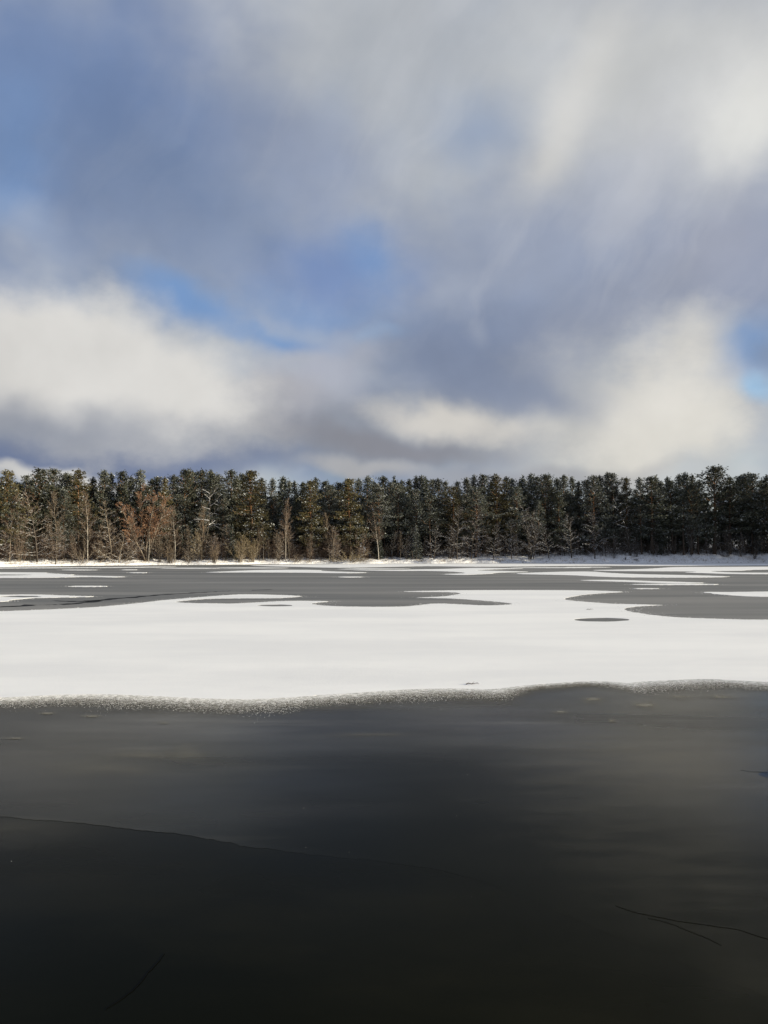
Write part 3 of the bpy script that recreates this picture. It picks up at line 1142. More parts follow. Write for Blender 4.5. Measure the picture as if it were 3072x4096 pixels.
MULTI = dict(stems=[(0, 0, .05, 1, 1, .09), (.35, .1, .12, .3, .9, .08), (-.3, .1, .10, 3., .85, .08), (.1, -.2, .22, 5.8, .7, .06), (-.2, -.1, .2, 3.6, .65, .06)],
             prof=lambda u: .9 - .5 * u, up=.04, wob=.06,
             levels=[(15, .15, .97, 60, 35, .28, .024, .05, 4), (8, .2, 1, 42, 30, .4, .018, .04, 3), (6, .2, 1, 35, 28, .5, .013, .02, 2)])
SPREAD = dict(stems=[(0, 0, .05, 2, .9, .13), (.1, 0, .95, .1, .75, .09), (-.1, 0, 1.0, 3.1, .8, .09), (0, .1, .6, 1.2, .7, .08)],
              prof=lambda u: .9 - .4 * u, up=.05, wob=.08,
              levels=[(14, .15, .97, 65, 40, .38, .03, .03, 4), (7, .25, 1, 45, 35, .4, .018, .03, 3), (6, .2, 1, 38, 30, .5, .012, .02, 2)])


def shrub_spec(seed, n, t0, t1, up):
    rr = random.Random(seed)
    return dict(stems=[(rr.gauss(0, .25), rr.gauss(0, .25), rr.uniform(t0, t1), rr.uniform(0, 6.28), rr.uniform(.65, 1.05), .03) for _ in range(n)],
                prof=lambda u: .9 - .4 * u, up=up, wob=.07,
                levels=[(10, .2, .97, 38, 26, .32, .016, .03, 3), (8, .2, 1, 32, 25, .45, .011, .02, 2)])


SNAG = dict(stems=[(0, 0, .04, .3, 1, .20)], prof=lambda u: .9 - .35 * u, up=.01, wob=.10,
            levels=[(11, .45, .98, 85, 50, .28, .10, .02, 6), (5, .3, .95, 50, 40, .42, .05, .02, 4), (4, .3, 1, 45, 35, .4, .018, .0, 2)])

PINES = [pine_kind(11, 20, .30, 4.8, 'round'), pine_kind(12, 20, .24, 4.6, 'cone', 1.15), pine_kind(13, 20, .36, 5.2, 'flat'), pine_kind(14, 20, .30, 4.3, 'cone'),
         pine_kind(15, 20, .26, 5.0, 'round', 1.15), pine_kind(16, 20, .42, 4.8, 'flat', .9), pine_kind(17, 20, .16, 4.4, 'round', 1.35)]
SPRUCES = [spruce_kind(21, 6, 1.25), spruce_kind(22, 4, 1.1), spruce_kind(23, 9, 1.6)]
BARE = {
    'birch': [bare_kind(31, 14, BIRCH), bare_kind(32, 14, BIRCH)],
    'alder': [bare_kind(33, 13, ALDER), bare_kind(34, 13, ALDER), bare_kind(35, 13, ALDER)],
    'broad': [bare_kind(36, 15, BROAD)],
    'multi': [bare_kind(37, 10, MULTI), bare_kind(38, 10, MULTI)],
    'spread': [bare_kind(39, 7, SPREAD)],
    'shrub': [bare_kind(40, 4, shrub_spec(1, 16, .05, .5, .03)), bare_kind(41, 4, shrub_spec(2, 20, .05, .4, .04))],
    'arch': [bare_kind(42, 4, shrub_spec(3, 26, .3, 1.0, -.10))],
    'snag': [bare_kind(43, 18, SNAG), bare_kind(44, 18, SNAG)],
}


# ------------------------------------------------------------------ placing trees
def place_tree(name, cat, kind, x, y, height, label, group, mats, rot=None, wide=1.0, lean=0.0, no_snow=False):
    """an Empty at the foot with its parts as children; meshes are shared, materials sit on the object slots"""
    e = bpy.data.objects.new(name, None)
    e.empty_display_size = .3
    COL.objects.link(e)
    e.location = (x, y, bank_z(x, y) if y > shore_y(x) else 0.02)
    k = height / kind['H']
    e.scale = (k * wide, k * wide, k)
    e.rotation_euler = (0, lean, rot if rot is not None else random.uniform(0, 6.28))
    if lean:
        e.rotation_euler = (Matrix.Rotation(lean, 3, 'Y') @ Matrix.Rotation(rot or 0, 3, 'Z')).to_euler()
    tag(e, label, cat, group)
    for part in ('trunk', 'branches', 'twigs', 'crown', 'snow'):
        if part not in kind or (part == 'snow' and no_snow):
            continue
        me = kind[part]
        want = mats[part] if isinstance(mats[part], (list, tuple)) else [mats[part]]
        while len(me.materials) < len(want):
            me.materials.append(None)
        o_ = bpy.data.objects.new(part, me)
        COL.objects.link(o_)
        o_.parent = e
        if part == 'snow':
            o_['kind'] = 'stuff'
        for i, m in enumerate(want):
            o_.material_slots[i].link = 'OBJECT'
            o_.material_slots[i].material = m
    return e


def pine_mats(needle):
    return dict(trunk=M_PBARK, crown=[needle, M_PBARK], snow=M_TSNOW)


random.seed(5)


def at(px, off):
    """foot position: seen in photo column px, `off` metres behind the waterline"""
    u = (px - CX) / FPX
    y = 200.
    for _ in range(8):
        y = shore_y(u * y) + off
    return u * y, y


def height_for(py, x, y):
    d = pix_dir(1536, py)
    return CAM_H + d[2] / d[1] * y - bank_z(x, y)


# front pines: (px, top py, metres behind the waterline, kind, needles W/F/N, width factor, label)
FRONT = [
    (20, 1885, 8, 4, 'W', 1.05, 'tall warm green pine cut by the left picture edge'),
    (150, 1877, 13, 4, 'N', 1.25, 'broad dark pine with a wide flat top behind the tall alder at the far left'),
    (212, 1883, 16, 2, 'N', 1.0, 'ragged pine touching the right side of the broad flat topped pine'),
    (314, 1883, 10, 0, 'W', 1.25, 'stout dark pine with a domed crown above the pale slender birch'),
    (411, 1886, 14, 1, 'F', .95, 'pointed bluish pine right of the stout domed pine'),
    (482, 1888, 13, 0, 'N', .95, 'round topped pine above the spreading low tree'),
    (557, 1885, 12, 3, 'F', 1.0, 'pointed frosted pine rising left of the orange twigged crown'),
    (656, 1913, 9, 3, 'W', .8, 'slim pale pine just right of the orange twigged crown'),
    (731, 1882, 14, 2, 'N', 1.1, 'tall pine left of the white forked snag'),
    (802, 1884, 16, 0, 'N', 1.0, 'round headed pine behind the white forked snag'),
    (1007, 1886, 7, 6, 'W', 1.15, 'great warm olive pine with a deep crown above the yellow bushes'),
    (1245, 1926, 6, 6, 'W', .95, 'sunlit rusty pine with a column shaped crown'),
    (1400, 1918, 6, 6, 'W', 1.1, 'sunlit pine with full crown over the multi stemmed thicket'),
    (1467, 1908, 10, 1, 'F', 1.1, 'pointed frosted pine behind the sunlit birch of the middle'),
    (1515, 1948, 6, 5, 'F', 1.1, 'lower bushy pine whose lit crown frames the sunlit middle birch'),
    (1590, 1935, 9, 0, 'F', 1.0, 'pale frosted pine at the centre of the forest edge'),
    (1660, 1962, 7, 2, 'F', .95, 'low frosted pine over the young pine on the shaded bank'),
    (1720, 1985, 7, 5, 'F', 1.15, 'low spreading pine with snow pads beside the centre'),
    (1810, 1950, 7, 2, 'W', 1.0, 'lit pine with one bright snow pad above the shaded alders'),
    (1900, 1955, 6, 2, 'F', 1.25, 'wide frosted pine over a lit orange trunk'),
    (1990, 1901, 9, 1, 'W', 1.2, 'tall triangular pine lit on its right side'),
    (2065, 1948, 8, 0, 'F', 1.05, 'frosted pine leaning on the right of the triangular pine'),
    (2175, 1903, 11, 2, 'N', 1.15, 'flat crowned pine with frosted top over the dark shade'),
    (2372, 1906, 8, 4, 'F', 1.15, 'broad pale crowned pine left of the white barked snag on the right'),
    (2457, 1897, 12, 2, 'F', 1.05, 'tall pine left of the gap in the treetops'),
    (2509, 1914, 11, 0, 'W', .85, 'slim warm pine just left of the gap in the treetops'),
    (2606, 1910, 8, 4, 'N', 1.3, 'massive dark pine right of the gap in the treetops'),
    (2690, 1925, 9, 0, 'N', 1.2, 'dark bushy pine beside the massive dark pine'),
    (2760, 1940, 7, 2, 'N', 1.25, 'dark pine with a bare white branch showing in its crown'),
    (2850, 1872, 8, 2, 'N', 1.3, 'tallest pine on the right with a flat ragged top'),
    (2918, 1912, 9, 0, 'N', 1.1, 'dark pine leaning into the right flank of the tallest pine'),
    (3010, 1896, 9, 4, 'N', 1.2, 'dark pine with twin pointed tops near the right picture edge'),
    (3068, 1905, 12, 1, 'N', 1.1, 'dark pine cut by the right picture edge'),
]
ND = {'W': M_NEEDLE_WARM, 'F': M_NEEDLE_FROST, 'N': M_NEEDLE}
SHORT = ['edge pine', 'broad flat pine', 'ragged pine', 'domed pine', 'bluish pointed pine', 'round topped pine', 'frosted pointed pine', 'slim pale pine', 'tall snag side pine', 'round headed pine',
         'great olive pine', 'rusty column pine', 'full sunlit pine', 'pointed frosted pine', 'bushy middle pine', 'pale central pine', 'low frosted pine', 'low snowy pine', 'snow pad pine', 'wide frosted pine',
         'triangular pine', 'leaning frosted pine', 'flat frosted pine', 'pale crowned pine', 'tall gap pine', 'slim gap pine', 'massive dark pine', 'dark bushy pine', 'white branch pine', 'tallest right pine',
         'flank pine', 'twin topped pine', 'right edge pine']
SEEN = {}


def between(px, what):
    """a label that places one tree between two of the front pines"""
    i = sum(1 for f_ in FRONT if f_[0] < px)
    if i == 0:
        w2 = what + ' left of the ' + SHORT[0]
    elif i == len(FRONT):
        w2 = what + ' right of the ' + SHORT[-1]
    else:
        w2 = what + ' between the ' + SHORT[i - 1] + ' and the ' + SHORT[i]
    SEEN[w2] = SEEN.get(w2, 0) + 1
    return w2 if SEEN[w2] == 1 else ('second ', 'third ', 'fourth ', 'fifth ', 'sixth ')[min(SEEN[w2] - 2, 4)] + w2


for px, py, off, k, nd, wide, lab in FRONT:
    x, y = at(px, off)
    place_tree('pine_tree', 'pine tree', PINES[k], x, y, height_for(py, x, y), lab, 'pines along the front of the forest', pine_mats(ND[nd]), wide=wide * random.uniform(1.05, 1.25))

# pines whose tops make the skyline behind the front row
SKYLINE = [(-40, 1900), (100, 1900), (60, 1915), (255, 1905), (280, 1900), (365, 1905), (440, 1895), (520, 1905), (602, 1907), (630, 1912), (690, 1905), (753, 1888), (780, 1895), (840, 1895),
           (858, 1889), (880, 1900), (921, 1890), (945, 1900), (964, 1887), (1048, 1902), (1085, 1915), (1131, 1918), (1155, 1925), (1179, 1920), (1210, 1922), (1265, 1928), (1297, 1929), (1329, 1929),
           (1360, 1926), (1387, 1920), (1434, 1921), (1495, 1928), (1529, 1925), (1560, 1917), (1577, 1909), (1607, 1915), (1640, 1920), (1665, 1916), (1686, 1914), (1704, 1910), (1730, 1916),
           (1753, 1911), (1785, 1918), (1830, 1915), (1867, 1908), (1897, 1907), (1938, 1907), (1965, 1915), (2028, 1908), (2050, 1906), (2080, 1912), (2093, 1906), (2125, 1910), (2150, 1906), (2204, 1912),
           (2230, 1916), (2256, 1914), (2290, 1920), (2319, 1918), (2345, 1915), (2402, 1907), (2430, 1910), (2545, 1950), (2565, 1925), (2627, 1906), (2645, 1918), (2673, 1920), (2715, 1916), (2744, 1901), (2775, 1915),
           (2795, 1920), (2960, 1925), (2991, 1906), (2975, 1918), (3044, 1920), (3110, 1905)]
for px, py in sorted(SKYLINE):
    off = random.uniform(16, 34)
    x, y = at(px, off)
    place_tree('pine_tree', 'pine tree', PINES[random.choice([0, 1, 1, 3, 3, 4, 6])], x, y, height_for(py + random.uniform(-16, 18), x, y),
               between(px, 'skyline pine'), 'pines making the skyline', pine_mats(M_NEEDLE if random.random() < .5 else M_NEEDLE_FROST),
               wide=random.uniform(.75, 1.4))
for px, py, lab in ((407, 1880, 'spire topped spruce rising beside the bluish pointed pine'), (1131, 1905, 'small spire of a spruce above the shining white birch'), (1577, 1900, 'thin spire of a spruce on the skyline in the middle'),
                    (1700, 1902, 'spruce spire above the low snowy pine'), (2093, 1897, 'dark spruce spire right of the triangular pine'), (2627, 1896, 'pale spruce spire rising above the massive dark pine'),
                    (2745, 1890, 'spruce spire above the white branch pine'), (2998, 1886, 'spruce spire between the twin topped pine and the tallest right pine')):
    x, y = at(px, random.uniform(12, 20))
    place_tree('spruce_tree', 'spruce', SPRUCES[2], x, y, height_for(py, x, y), lab, 'spruce spires on the skyline', dict(trunk=M_DBARK, crown=[M_NEEDLE_FROST if px > 2600 else M_SPRUCE, M_DBARK], snow=M_TSNOW), None, .72)
# pines filling the depth between and behind
for i, px in enumerate(np.arange(-60, 3180, 46)):
    px_ = px + random.uniform(-16, 16)
    off = 7 + random.uniform(0, 11)
    x, y = at(px_, off)
    top = random.uniform(1945, 2020)
    fr = random.random() < .4
    place_tree('pine_tree', 'pine tree', PINES[random.choice([0, 1, 2, 3, 4, 5, 6, 6])], x, y, height_for(top, x, y), between(px_, 'lower frosted pine' if fr else 'lower dark pine'),
               'pines crowded inside the forest', pine_mats(M_NEEDLE_FROST if fr else M_NEEDLE), wide=random.uniform(.85, 1.2))

# bare trees: (px, top py, off, type, variant, wide, lean, rot, bark, twigs, name, label)
PB, DB, BB, SB = M_PALEBARK, M_DBARK, M_BIRCH, M_SNAG
TR, TB, TO, TY, TD = M_TWIG_RED, M_TWIG_BROWN, M_TWIG_ORANGE, M_TWIG_YELLOW, M_TWIG_DARK
BARES = [
    (40, 1968, 4, 'birch', 0, 1.0, 0, 1, PB, TR, 'birch_tree', 'pale forked birch with reddish twigs at the far left edge'),
    (152, 1945, 3, 'alder', 0, 1.0, 0, 0, DB, TR, 'alder_tree', 'tall bare alder with snowy side branches at the far left'),
    (228, 1955, 4, 'birch', 1, .9, 0, 2, PB, TB, 'birch_tree', 'thin bare birch between the tall alder and the pale slender birch'),
    (225, 2105, .8, 'alder', 1, 1.15, 0, 3, DB, TR, 'alder_tree', 'small reddish alder with layered branches standing at the waterline'),
    (290, 2120, 3, 'multi', 0, .9, 0, 2, DB, TR, 'bare_tree', 'low reddish bare tree right of the small waterline alder'),
    (352, 1965, 2.5, 'birch', 0, .85, .02, 4, BB, TR, 'birch_tree', 'pale slender birch with rusty top left of the multi stemmed trees'),
    (335, 2150, 1.5, 'spread', 0, .8, 0, 1, PB, TB, 'bare_tree', 'small crooked tree leaning right at the foot of the slender birch'),
    (450, 1990, 3, 'alder', 2, 1.0, 0, 1, PB, TB, 'alder_tree', 'bare alder with drooping pale branches left of the spreading low tree'),
    (415, 2060, 3.5, 'multi', 1, 1.0, 0, 4, DB, TR, 'bare_tree', 'rusty thicket tree behind the spreading low tree'),
    (478, 2110, 1.5, 'spread', 0, 1.25, 0, .3, PB, TB, 'bare_tree', 'low spreading tree with long snowy limbs near the left shore'),
    (520, 2030, 4, 'multi', 0, 1.0, 0, 2.5, DB, TR, 'bare_tree', 'reddish thicket tree just left of the big orange crowned tree'),
    (590, 1955, 4.5, 'broad', 0, 1.25, 0, 1.2, PB, TO, 'willow_tree', 'big fan shaped willow with an orange brown dome of twigs'),
    (597, 2010, 2.5, 'birch', 1, .6, -.03, 1, BB, TR, 'birch_tree', 'white birch stem in front of the big fan shaped willow'),
    (672, 2000, 4, 'birch', 0, .7, 0, 3, PB, TR, 'birch_tree', 'thin reddish birch left of the white trunked birch'),
    (702, 2015, 2.5, 'birch', 1, .9, .01, 2, BB, TR, 'birch_tree', 'white trunked birch with a red haze of twigs'),
    (640, 2120, 2, 'multi', 1, 1.0, 0, 1, PB, TB, 'bare_tree', 'bare thicket tree at the foot of the orange crowned willow'),
    (680, 2160, 1, 'shrub', 0, 1.0, 0, 0, DB, TB, 'bare_shrub', 'brown shrub on the waterline below the white trunked birch'),
    (808, 2020, 4, 'birch', 0, .8, -.04, 5, PB, TB, 'birch_tree', 'greenish forked birch under the white forked snag'),
    (785, 2110, 2.5, 'multi', 0, 1.15, -.06, 3, PB, TY, 'bare_tree', 'yellowish leaning thicket tree under the greenish forked birch'),
    (758, 2150, 1, 'spread', 0, .8, 0, 2, DB, TB, 'bare_tree', 'dark crooked tree at the waterline left of the rusty saplings'),
    (860, 2130, 2.5, 'multi', 1, 1.0, 0, 2, DB, TR, 'bare_tree', 'rusty bare sapling cluster left of the snowy young spruce'),
    (857, 2180, 1, 'shrub', 1, .9, 0, 1, DB, TB, 'bare_shrub', 'small dark shrub right of the waterline under the rusty saplings'),
    (962, 2130, 1.5, 'shrub', 0, .95, 0, 2, PB, TY, 'bare_shrub', 'tall yellowish bush in front of the snowy young spruce'),
    (1010, 2150, 1.8, 'shrub', 1, .9, 0, 4, PB, TY, 'bare_shrub', 'yellowish bush right of the tall yellowish bush'),
    (1055, 2085, 3, 'birch', 1, .6, .01, 2, BB, TY, 'birch_tree', 'thin white birch right of the yellowish bushes'),
    (1040, 2105, 3.5, 'birch', 0, .6, -.02, 4, PB, TB, 'birch_tree', 'thin grey birch touching the thin white birch'),
    (1115, 2110, 2.5, 'multi', 0, 1.0, 0, 1, DB, TB, 'bare_tree', 'brown thicket tree left of the shining white birch'),
    (1143, 1990, 3, 'birch', 0, .75, .0, 1, BB, TR, 'birch_tree', 'shining white birch against the dark pines left of the middle'),
    (1158, 2040, 4, 'birch', 1, .55, 0, 3, PB, TR, 'birch_tree', 'thin second stem right beside the shining white birch'),
    (1185, 2200, 1.5, 'arch', 0, 1.2, 0, 1, DB, TB, 'bare_shrub', 'low brown brush on the snow right of the shining white birch'),
    (1240, 2120, 2.5, 'multi', 1, .7, 0, 2, DB, TR, 'bare_tree', 'small rusty tree under the sunlit rusty pine'),
    (1318, 2045, 3, 'birch', 1, .8, .01, 3, PB, TB, 'birch_tree', 'bare greyish tree rising out of the multi stemmed thicket'),
    (1330, 2095, 1.5, 'multi', 0, 1.2, .03, 2, PB, TR, 'bare_tree', 'multi stemmed rusty thicket with pale curved trunks in the middle'),
    (1405, 2175, 1, 'arch', 0, 1.5, 0, 3, PB, TY, 'bare_shrub', 'golden bush of arching stems on the shore in the middle'),
    (1440, 2110, 2.5, 'multi', 1, .9, .04, 3, DB, TR, 'bare_tree', 'dark reddish tree right of the golden arching bush'),
    (1515, 2010, 4, 'birch', 0, .95, 0, 2, BB, TR, 'birch_tree', 'sunlit birch with white upper trunk in the middle of the forest edge'),
    (1600, 2120, 3, 'birch', 1, .7, .10, 2, PB, TD, 'birch_tree', 'thin tree leaning left of the young frosted pine'),
    (1655, 2200, 1, 'birch', 0, .5, -.2, 1, PB, TD, 'birch_tree', 'thin slanting stem low on the shaded bank'),
    (1828, 2010, 3, 'alder', 0, .95, 0, 1, DB, TD, 'alder_tree', 'dark alder with a pale fan of side branches nearest the middle'),
    (1735, 2090, 3, 'alder', 1, 1.0, 0, 4, DB, TD, 'alder_tree', 'dark shaded alder left of the lit orange pine trunk'),
    (1885, 2010, 3.5, 'alder', 2, .9, 0, 2, DB, TR, 'alder_tree', 'reddish topped alder beside the lit orange pine trunk'),
    (1972, 2080, 2.5, 'alder', 0, 1.0, 0, 3, DB, TD, 'alder_tree', 'dark alder with snowy ascending twigs under the triangular pine'),
    (2045, 2060, 3, 'alder', 1, .9, 0, 5, DB, TD, 'alder_tree', 'thin dark alder right of the triangular pine'),
    (2122, 2015, 2.5, 'multi', 0, 1.3, 0, 1, DB, TD, 'bare_tree', 'double trunked dark tree with pale slanting limbs on the shaded bank'),
    (2195, 2080, 3, 'alder', 2, 1.0, 0, 0, DB, TD, 'alder_tree', 'dark alder right of the double trunked tree'),
    (2285, 2040, 3, 'alder', 1, .9, 0, 1, DB, TD, 'alder_tree', 'dark reddish topped alder in the deep shade right of the double trunked tree'),
    (2378, 2030, 2.5, 'alder', 0, 1.0, 0, 4, DB, TD, 'alder_tree', 'dark alder with ladder like snowy branches left of the white snag'),
    (2455, 2130, 3, 'multi', 1, 1.1, 0, 4, DB, TD, 'bare_tree', 'pale fan of bare limbs at the foot of the white snag'),
    (2960, 2120, 4, 'multi', 0, 1.0, 0, 2, DB, TD, 'bare_tree', 'faint bare tree in the shade under the right hand pines'),
    (3017, 2200, 2, 'shrub', 0, .9, 0, 1, DB, TD, 'bare_shrub', 'dark forked shrub on the snowy bank near the right edge'),
    (2500, 2225, 1.2, 'shrub', 1, .9, 0, 2, DB, TD, 'bare_shrub', 'small dark shrub on the snowy bank under the white snag'),
    (2540, 2235, 1.0, 'arch', 0, 1.2, 0, 2, DB, TD, 'bare_shrub', 'low dark brush mound right of the white snag foot'),
    (1690, 2232, 1.2, 'arch', 0, 1.3, 0, 0, DB, TD, 'bare_shrub', 'low dark brush on the shore right of the golden bush'),
    (2900, 2205, 4, 'arch', 0, 1.4, 0, 5, DB, TD, 'bare_shrub', 'tangled dark brush behind the snow below the tallest right pine'),
]
for px, py, off, ty, va, wide, lean, rot, bk, tw, nm, lab in BARES:
    x, y = at(px, off)
    kd = BARE[ty][va % len(BARE[ty])]
    cat = {'birch_tree': 'birch', 'alder_tree': 'alder', 'bare_tree': 'bare tree', 'willow_tree': 'willow', 'bare_shrub': 'shrub'}[nm]
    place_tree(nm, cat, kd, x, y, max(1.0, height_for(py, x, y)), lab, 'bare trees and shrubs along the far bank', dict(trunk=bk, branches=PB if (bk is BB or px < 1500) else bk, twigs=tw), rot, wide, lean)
for px, py, off, va, wide, rot, lab in ((812, 1950, 6, 0, .9, 1.0, 'white forked snag with snow laden limbs among the left pines'),
                                        (2520, 1985, 5, 1, 1.0, .4, 'white snag with long snowy limbs below the gap in the treetops')):
    x, y = at(px, off)
    place_tree('dead_pine', 'dead tree', BARE['snag'][va], x, y, height_for(py, x, y), lab, 'snow laden snags', dict(trunk=DB, branches=SB, twigs=TD), rot, wide)

for px, py, off, va, wide, nd, lab in ((930, 2095, 4, 2, .9, M_SPRUCE, 'snowy young spruce behind the tall yellowish bush'),
                                      (1520, 2140, 5, 2, 1.1, M_SPRUCE, 'dark young spruce under the sunlit middle birch'),
                                      (1665, 2100, 4, 2, 1.3, M_NEEDLE_FROST, 'young frosted pine like conifer on the shaded bank'),
                                      (760, 2085, 5, 0, 1.1, M_SPRUCE, 'greenish young spruce between the white trunked birch and the forked snag')):
    x, y = at(px, off)
    place_tree('spruce_tree', 'spruce', SPRUCES[va], x, y, height_for(py, x, y), lab, 'young spruces at the forest edge', dict(trunk=DB, crown=[nd, DB], snow=M_TSNOW), 1., wide)
for i in range(46):
    px = i * 70 + random.uniform(-25, 25) - 30
    off = random.uniform(6, 16)
    x, y = at(px, off)
    place_tree('spruce_tree', 'spruce', SPRUCES[i % 3], x, y, random.uniform(3, 8), between(px, 'young spruce'),
               'young spruces under the pines', dict(trunk=DB, crown=[M_SPRUCE, DB], snow=M_TSNOW), None, random.uniform(1.1, 1.6))
for i in range(84):
    px = i * 38 + random.uniform(-22, 22) - 30
    off = random.uniform(3.5, 9)
    x, y = at(px, off)
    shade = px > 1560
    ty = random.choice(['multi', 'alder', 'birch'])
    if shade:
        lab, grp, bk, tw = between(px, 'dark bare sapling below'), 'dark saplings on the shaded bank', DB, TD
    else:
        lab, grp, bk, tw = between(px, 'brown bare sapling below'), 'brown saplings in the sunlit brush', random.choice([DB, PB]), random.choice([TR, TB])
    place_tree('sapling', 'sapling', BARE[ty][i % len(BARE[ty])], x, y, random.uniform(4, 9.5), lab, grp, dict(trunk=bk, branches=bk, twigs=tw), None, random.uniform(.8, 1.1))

# ------------------------------------------------------------------ dry grass, reeds and brush on the bank
gm = MB()
n = 16000
gx = rng.uniform(-100, 112, n)
clump = np.array([math.sin(x * .9) + math.sin(x * .37 + 2) + math.sin(x * 2.3) for x in gx])
keep = rng.uniform(-2.2, 2.5, n) < clump
gx = gx[keep]
n = len(gx)
off = np.abs(rng.normal(0, 2.2, n)) + .1
gy = np.array([shore_y(x) for x in gx]) + off
gz = np.array([bank_z(x, y) for x, y in zip(gx, gy)])
hh = rng.uniform(.12, .55, n) * np.where(rng.uniform(0, 1, n) < .12, 1.8, 1)
aa = rng.uniform(0, 6.28, n)
tl = rng.normal(0, .35, (n, 2))
b0 = np.stack([gx, gy, gz - .03], 1)
sdv = np.stack([np.cos(aa), np.sin(aa), np.zeros(n)], 1) * .022
tip = b0 + np.stack([tl[:, 0] * hh, tl[:, 1] * hh, hh], 1)
tri = np.stack([b0 - sdv, b0 + sdv, tip], 1).reshape(-1, 3)
gm.add(tri, np.arange(len(tri)).reshape(-1, 3))
tag(link_mesh('dry_grass', gm.mesh('dry_grass'), [M_GRASS]), 'dry straw coloured grass poking through the snow of the bank', kind='stuff')

# twigs lying on the snow field
for px, py, L, a, lab in ((1890, 2741, .30, .15, 'small dark twig lying on the snow near its lower rim'), (2360, 2440, .34, .0, 'tiny dark twig on the snow between the grey bays')):
    x, y = ground(px, py)
    t_ = MB()
    p = Vector((-L / 2, 0, .02))
    pts = [tuple(Vector((L * (i / 5 - .5), .02 * math.sin(i * 2.1), .015 + .02 * math.sin(i * 1.3) ** 2))) for i in range(6)]
    t_.tube(pts, [.012, .011, .010, .008, .006, .003], 5)
    t_.sticks([pts[2], pts[3]], [(pts[2][0] + .1, .10, .05), (pts[3][0] + .08, -.09, .06)], [.006, .006], [.003, .002], 4)
    o_ = link_mesh('twig', t_.mesh('twig'), [M_WOOD])
    o_.location = (x, y, ZS)
    o_.rotation_euler = (0, 0, a)
    tag(o_, lab, 'twig', 'twigs on the snow')

# ------------------------------------------------------------------ woodland mass behind and to the right of the trees in view
wm = MB()
g = np.random.default_rng(77)


def far_conifer(x, y, H, W, n):
    z0 = bank_z(x, y)
    t = g.uniform(0, 1, n)
    rr = W * (1 - t) ** .6 * (.4 + .6 * np.minimum(1, t * 3)) * np.sqrt(g.uniform(.05, 1, n))
    a = g.uniform(0, 6.28, n)
    c = np.stack([x + np.cos(a) * rr, y + np.sin(a) * rr, z0 + H * (.02 + .98 * t)], 1)
    d = g.normal(0, 1, (n, 3)) + np.array([0, 0, .5])
    d /= np.linalg.norm(d, axis=1, keepdims=True)
    s = np.cross(d, g.normal(0, 1, (n, 3)))
    s /= np.linalg.norm(s, axis=1, keepdims=True)
    tri_ = np.stack([c - s * .3, c + s * .3, c + d * 1.0], 1).reshape(-1, 3)
    wm.add(tri_, np.arange(len(tri_)).reshape(-1, 3))
    wm.sticks((x, y, z0 - .5), (x, y, z0 + H * .9), .2, .05, 5, 1)


for x in np.arange(-150, 190, 5.0):
    for off in (27, 36, 46, 58, 72):
        xx = x + g.normal(0, 1.5)
        far_conifer(xx, max(shore_y(xx), 190 if xx > 60 else 0) + off + g.normal(0, 4), g.uniform(15.5, 18.5), g.uniform(2.8, 3.8), 620)
for x in np.arange(99, 220, 3.4):  # unseen trees beyond the right edge, placed and sized to shade the forest
    for off in (3, 10, 19):
        xx = x + g.normal(0, 1.2)
        yy = shore_y(xx) + off + g.normal(0, 2)
        if xx / yy > .522:
            far_conifer(xx, yy, g.uniform(14, 18), g.uniform(2.8, 3.8), 800)
tag(link_mesh('woodland', wm.mesh('woodland'), [M_NEEDLE, M_PBARK]), 'dense pine wood continuing behind the trees of the bank and unseen at right', kind='stuff')

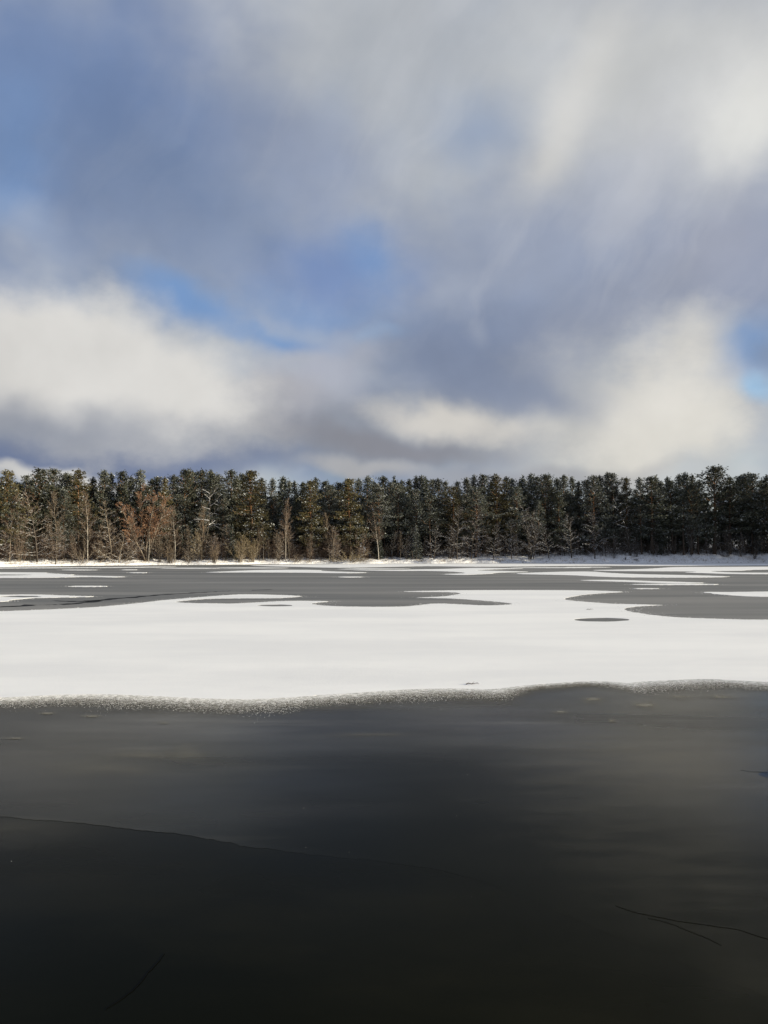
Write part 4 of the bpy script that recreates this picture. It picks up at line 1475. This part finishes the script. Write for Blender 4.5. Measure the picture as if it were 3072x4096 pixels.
# leafless undergrowth on the forest floor
um = MB()
n = 9000
ux = g.uniform(-105, 118, n)
uo = 5 + 26 * g.uniform(0, 1, n) ** 1.3
uy = np.array([shore_y(x) for x in ux]) + uo
uz = np.array([bank_z(x, y) for x, y in zip(ux, uy)])
uh = g.uniform(.8, 3.6, n)
b0 = np.stack([ux, uy, uz - .1], 1)
b1 = b0 + np.stack([g.normal(0, .3, n) * uh, g.normal(0, .3, n) * uh, uh], 1)
um.sticks(b0, b1, np.full(n, .022), np.full(n, .008), 3)
for _ in range(4):
    u = g.uniform(.25, .95, (n, 1))
    q0 = b0 + (b1 - b0) * u
    q1 = q0 + g.normal(0, .35, (n, 3)) * uh[:, None] * .5 + np.array([0, 0, .3])
    um.sticks(q0, q1, np.full(n, .013), np.full(n, .005), 3)
tag(link_mesh('undergrowth', um.mesh('undergrowth'), [M_TWIG_DARK]), 'tangled leafless undergrowth on the snowy forest floor', kind='stuff')

# rusty brushwood on the sunlit left half of the bank
bm_ = MB()
n = 1700
ux = g.uniform(-100, -4, n)
uo = 3.2 + 7 * g.uniform(0, 1, n)
uy = np.array([shore_y(x) for x in ux]) + uo
uz = np.array([bank_z(x, y) for x, y in zip(ux, uy)])
thick = .5 + .5 * np.sin(ux * .31) * np.sin(ux * .83 + 1)
uh = g.uniform(1.5, 6.5, n) * (.55 + .6 * thick)
b0 = np.stack([ux, uy, uz - .1], 1)
b1 = b0 + np.stack([g.normal(0, .12, n) * uh, g.normal(0, .12, n) * uh, uh], 1)
bm_.sticks(b0, b1, np.full(n, .022), np.full(n, .008), 3)
for _ in range(9):
    u = g.uniform(.2, .98, (n, 1))
    q0 = b0 + (b1 - b0) * u
    q1 = q0 + g.normal(0, .12, (n, 3)) * uh[:, None] + np.array([0, 0, .12]) * uh[:, None]
    bm_.sticks(q0, q1, np.full(n, .013), np.full(n, .006), 3)
    q2 = q0 + (q1 - q0) * .5
    bm_.sticks(q2, q2 + g.normal(0, .07, (n, 3)) * uh[:, None] + np.array([0, 0, .06]) * uh[:, None], np.full(n, .010), np.full(n, .005), 3)
tag(link_mesh('brushwood', bm_.mesh('brushwood'), [M_TWIG_BRUSH]), 'rusty tangle of leafless brushwood behind the snowy left bank', kind='stuff')
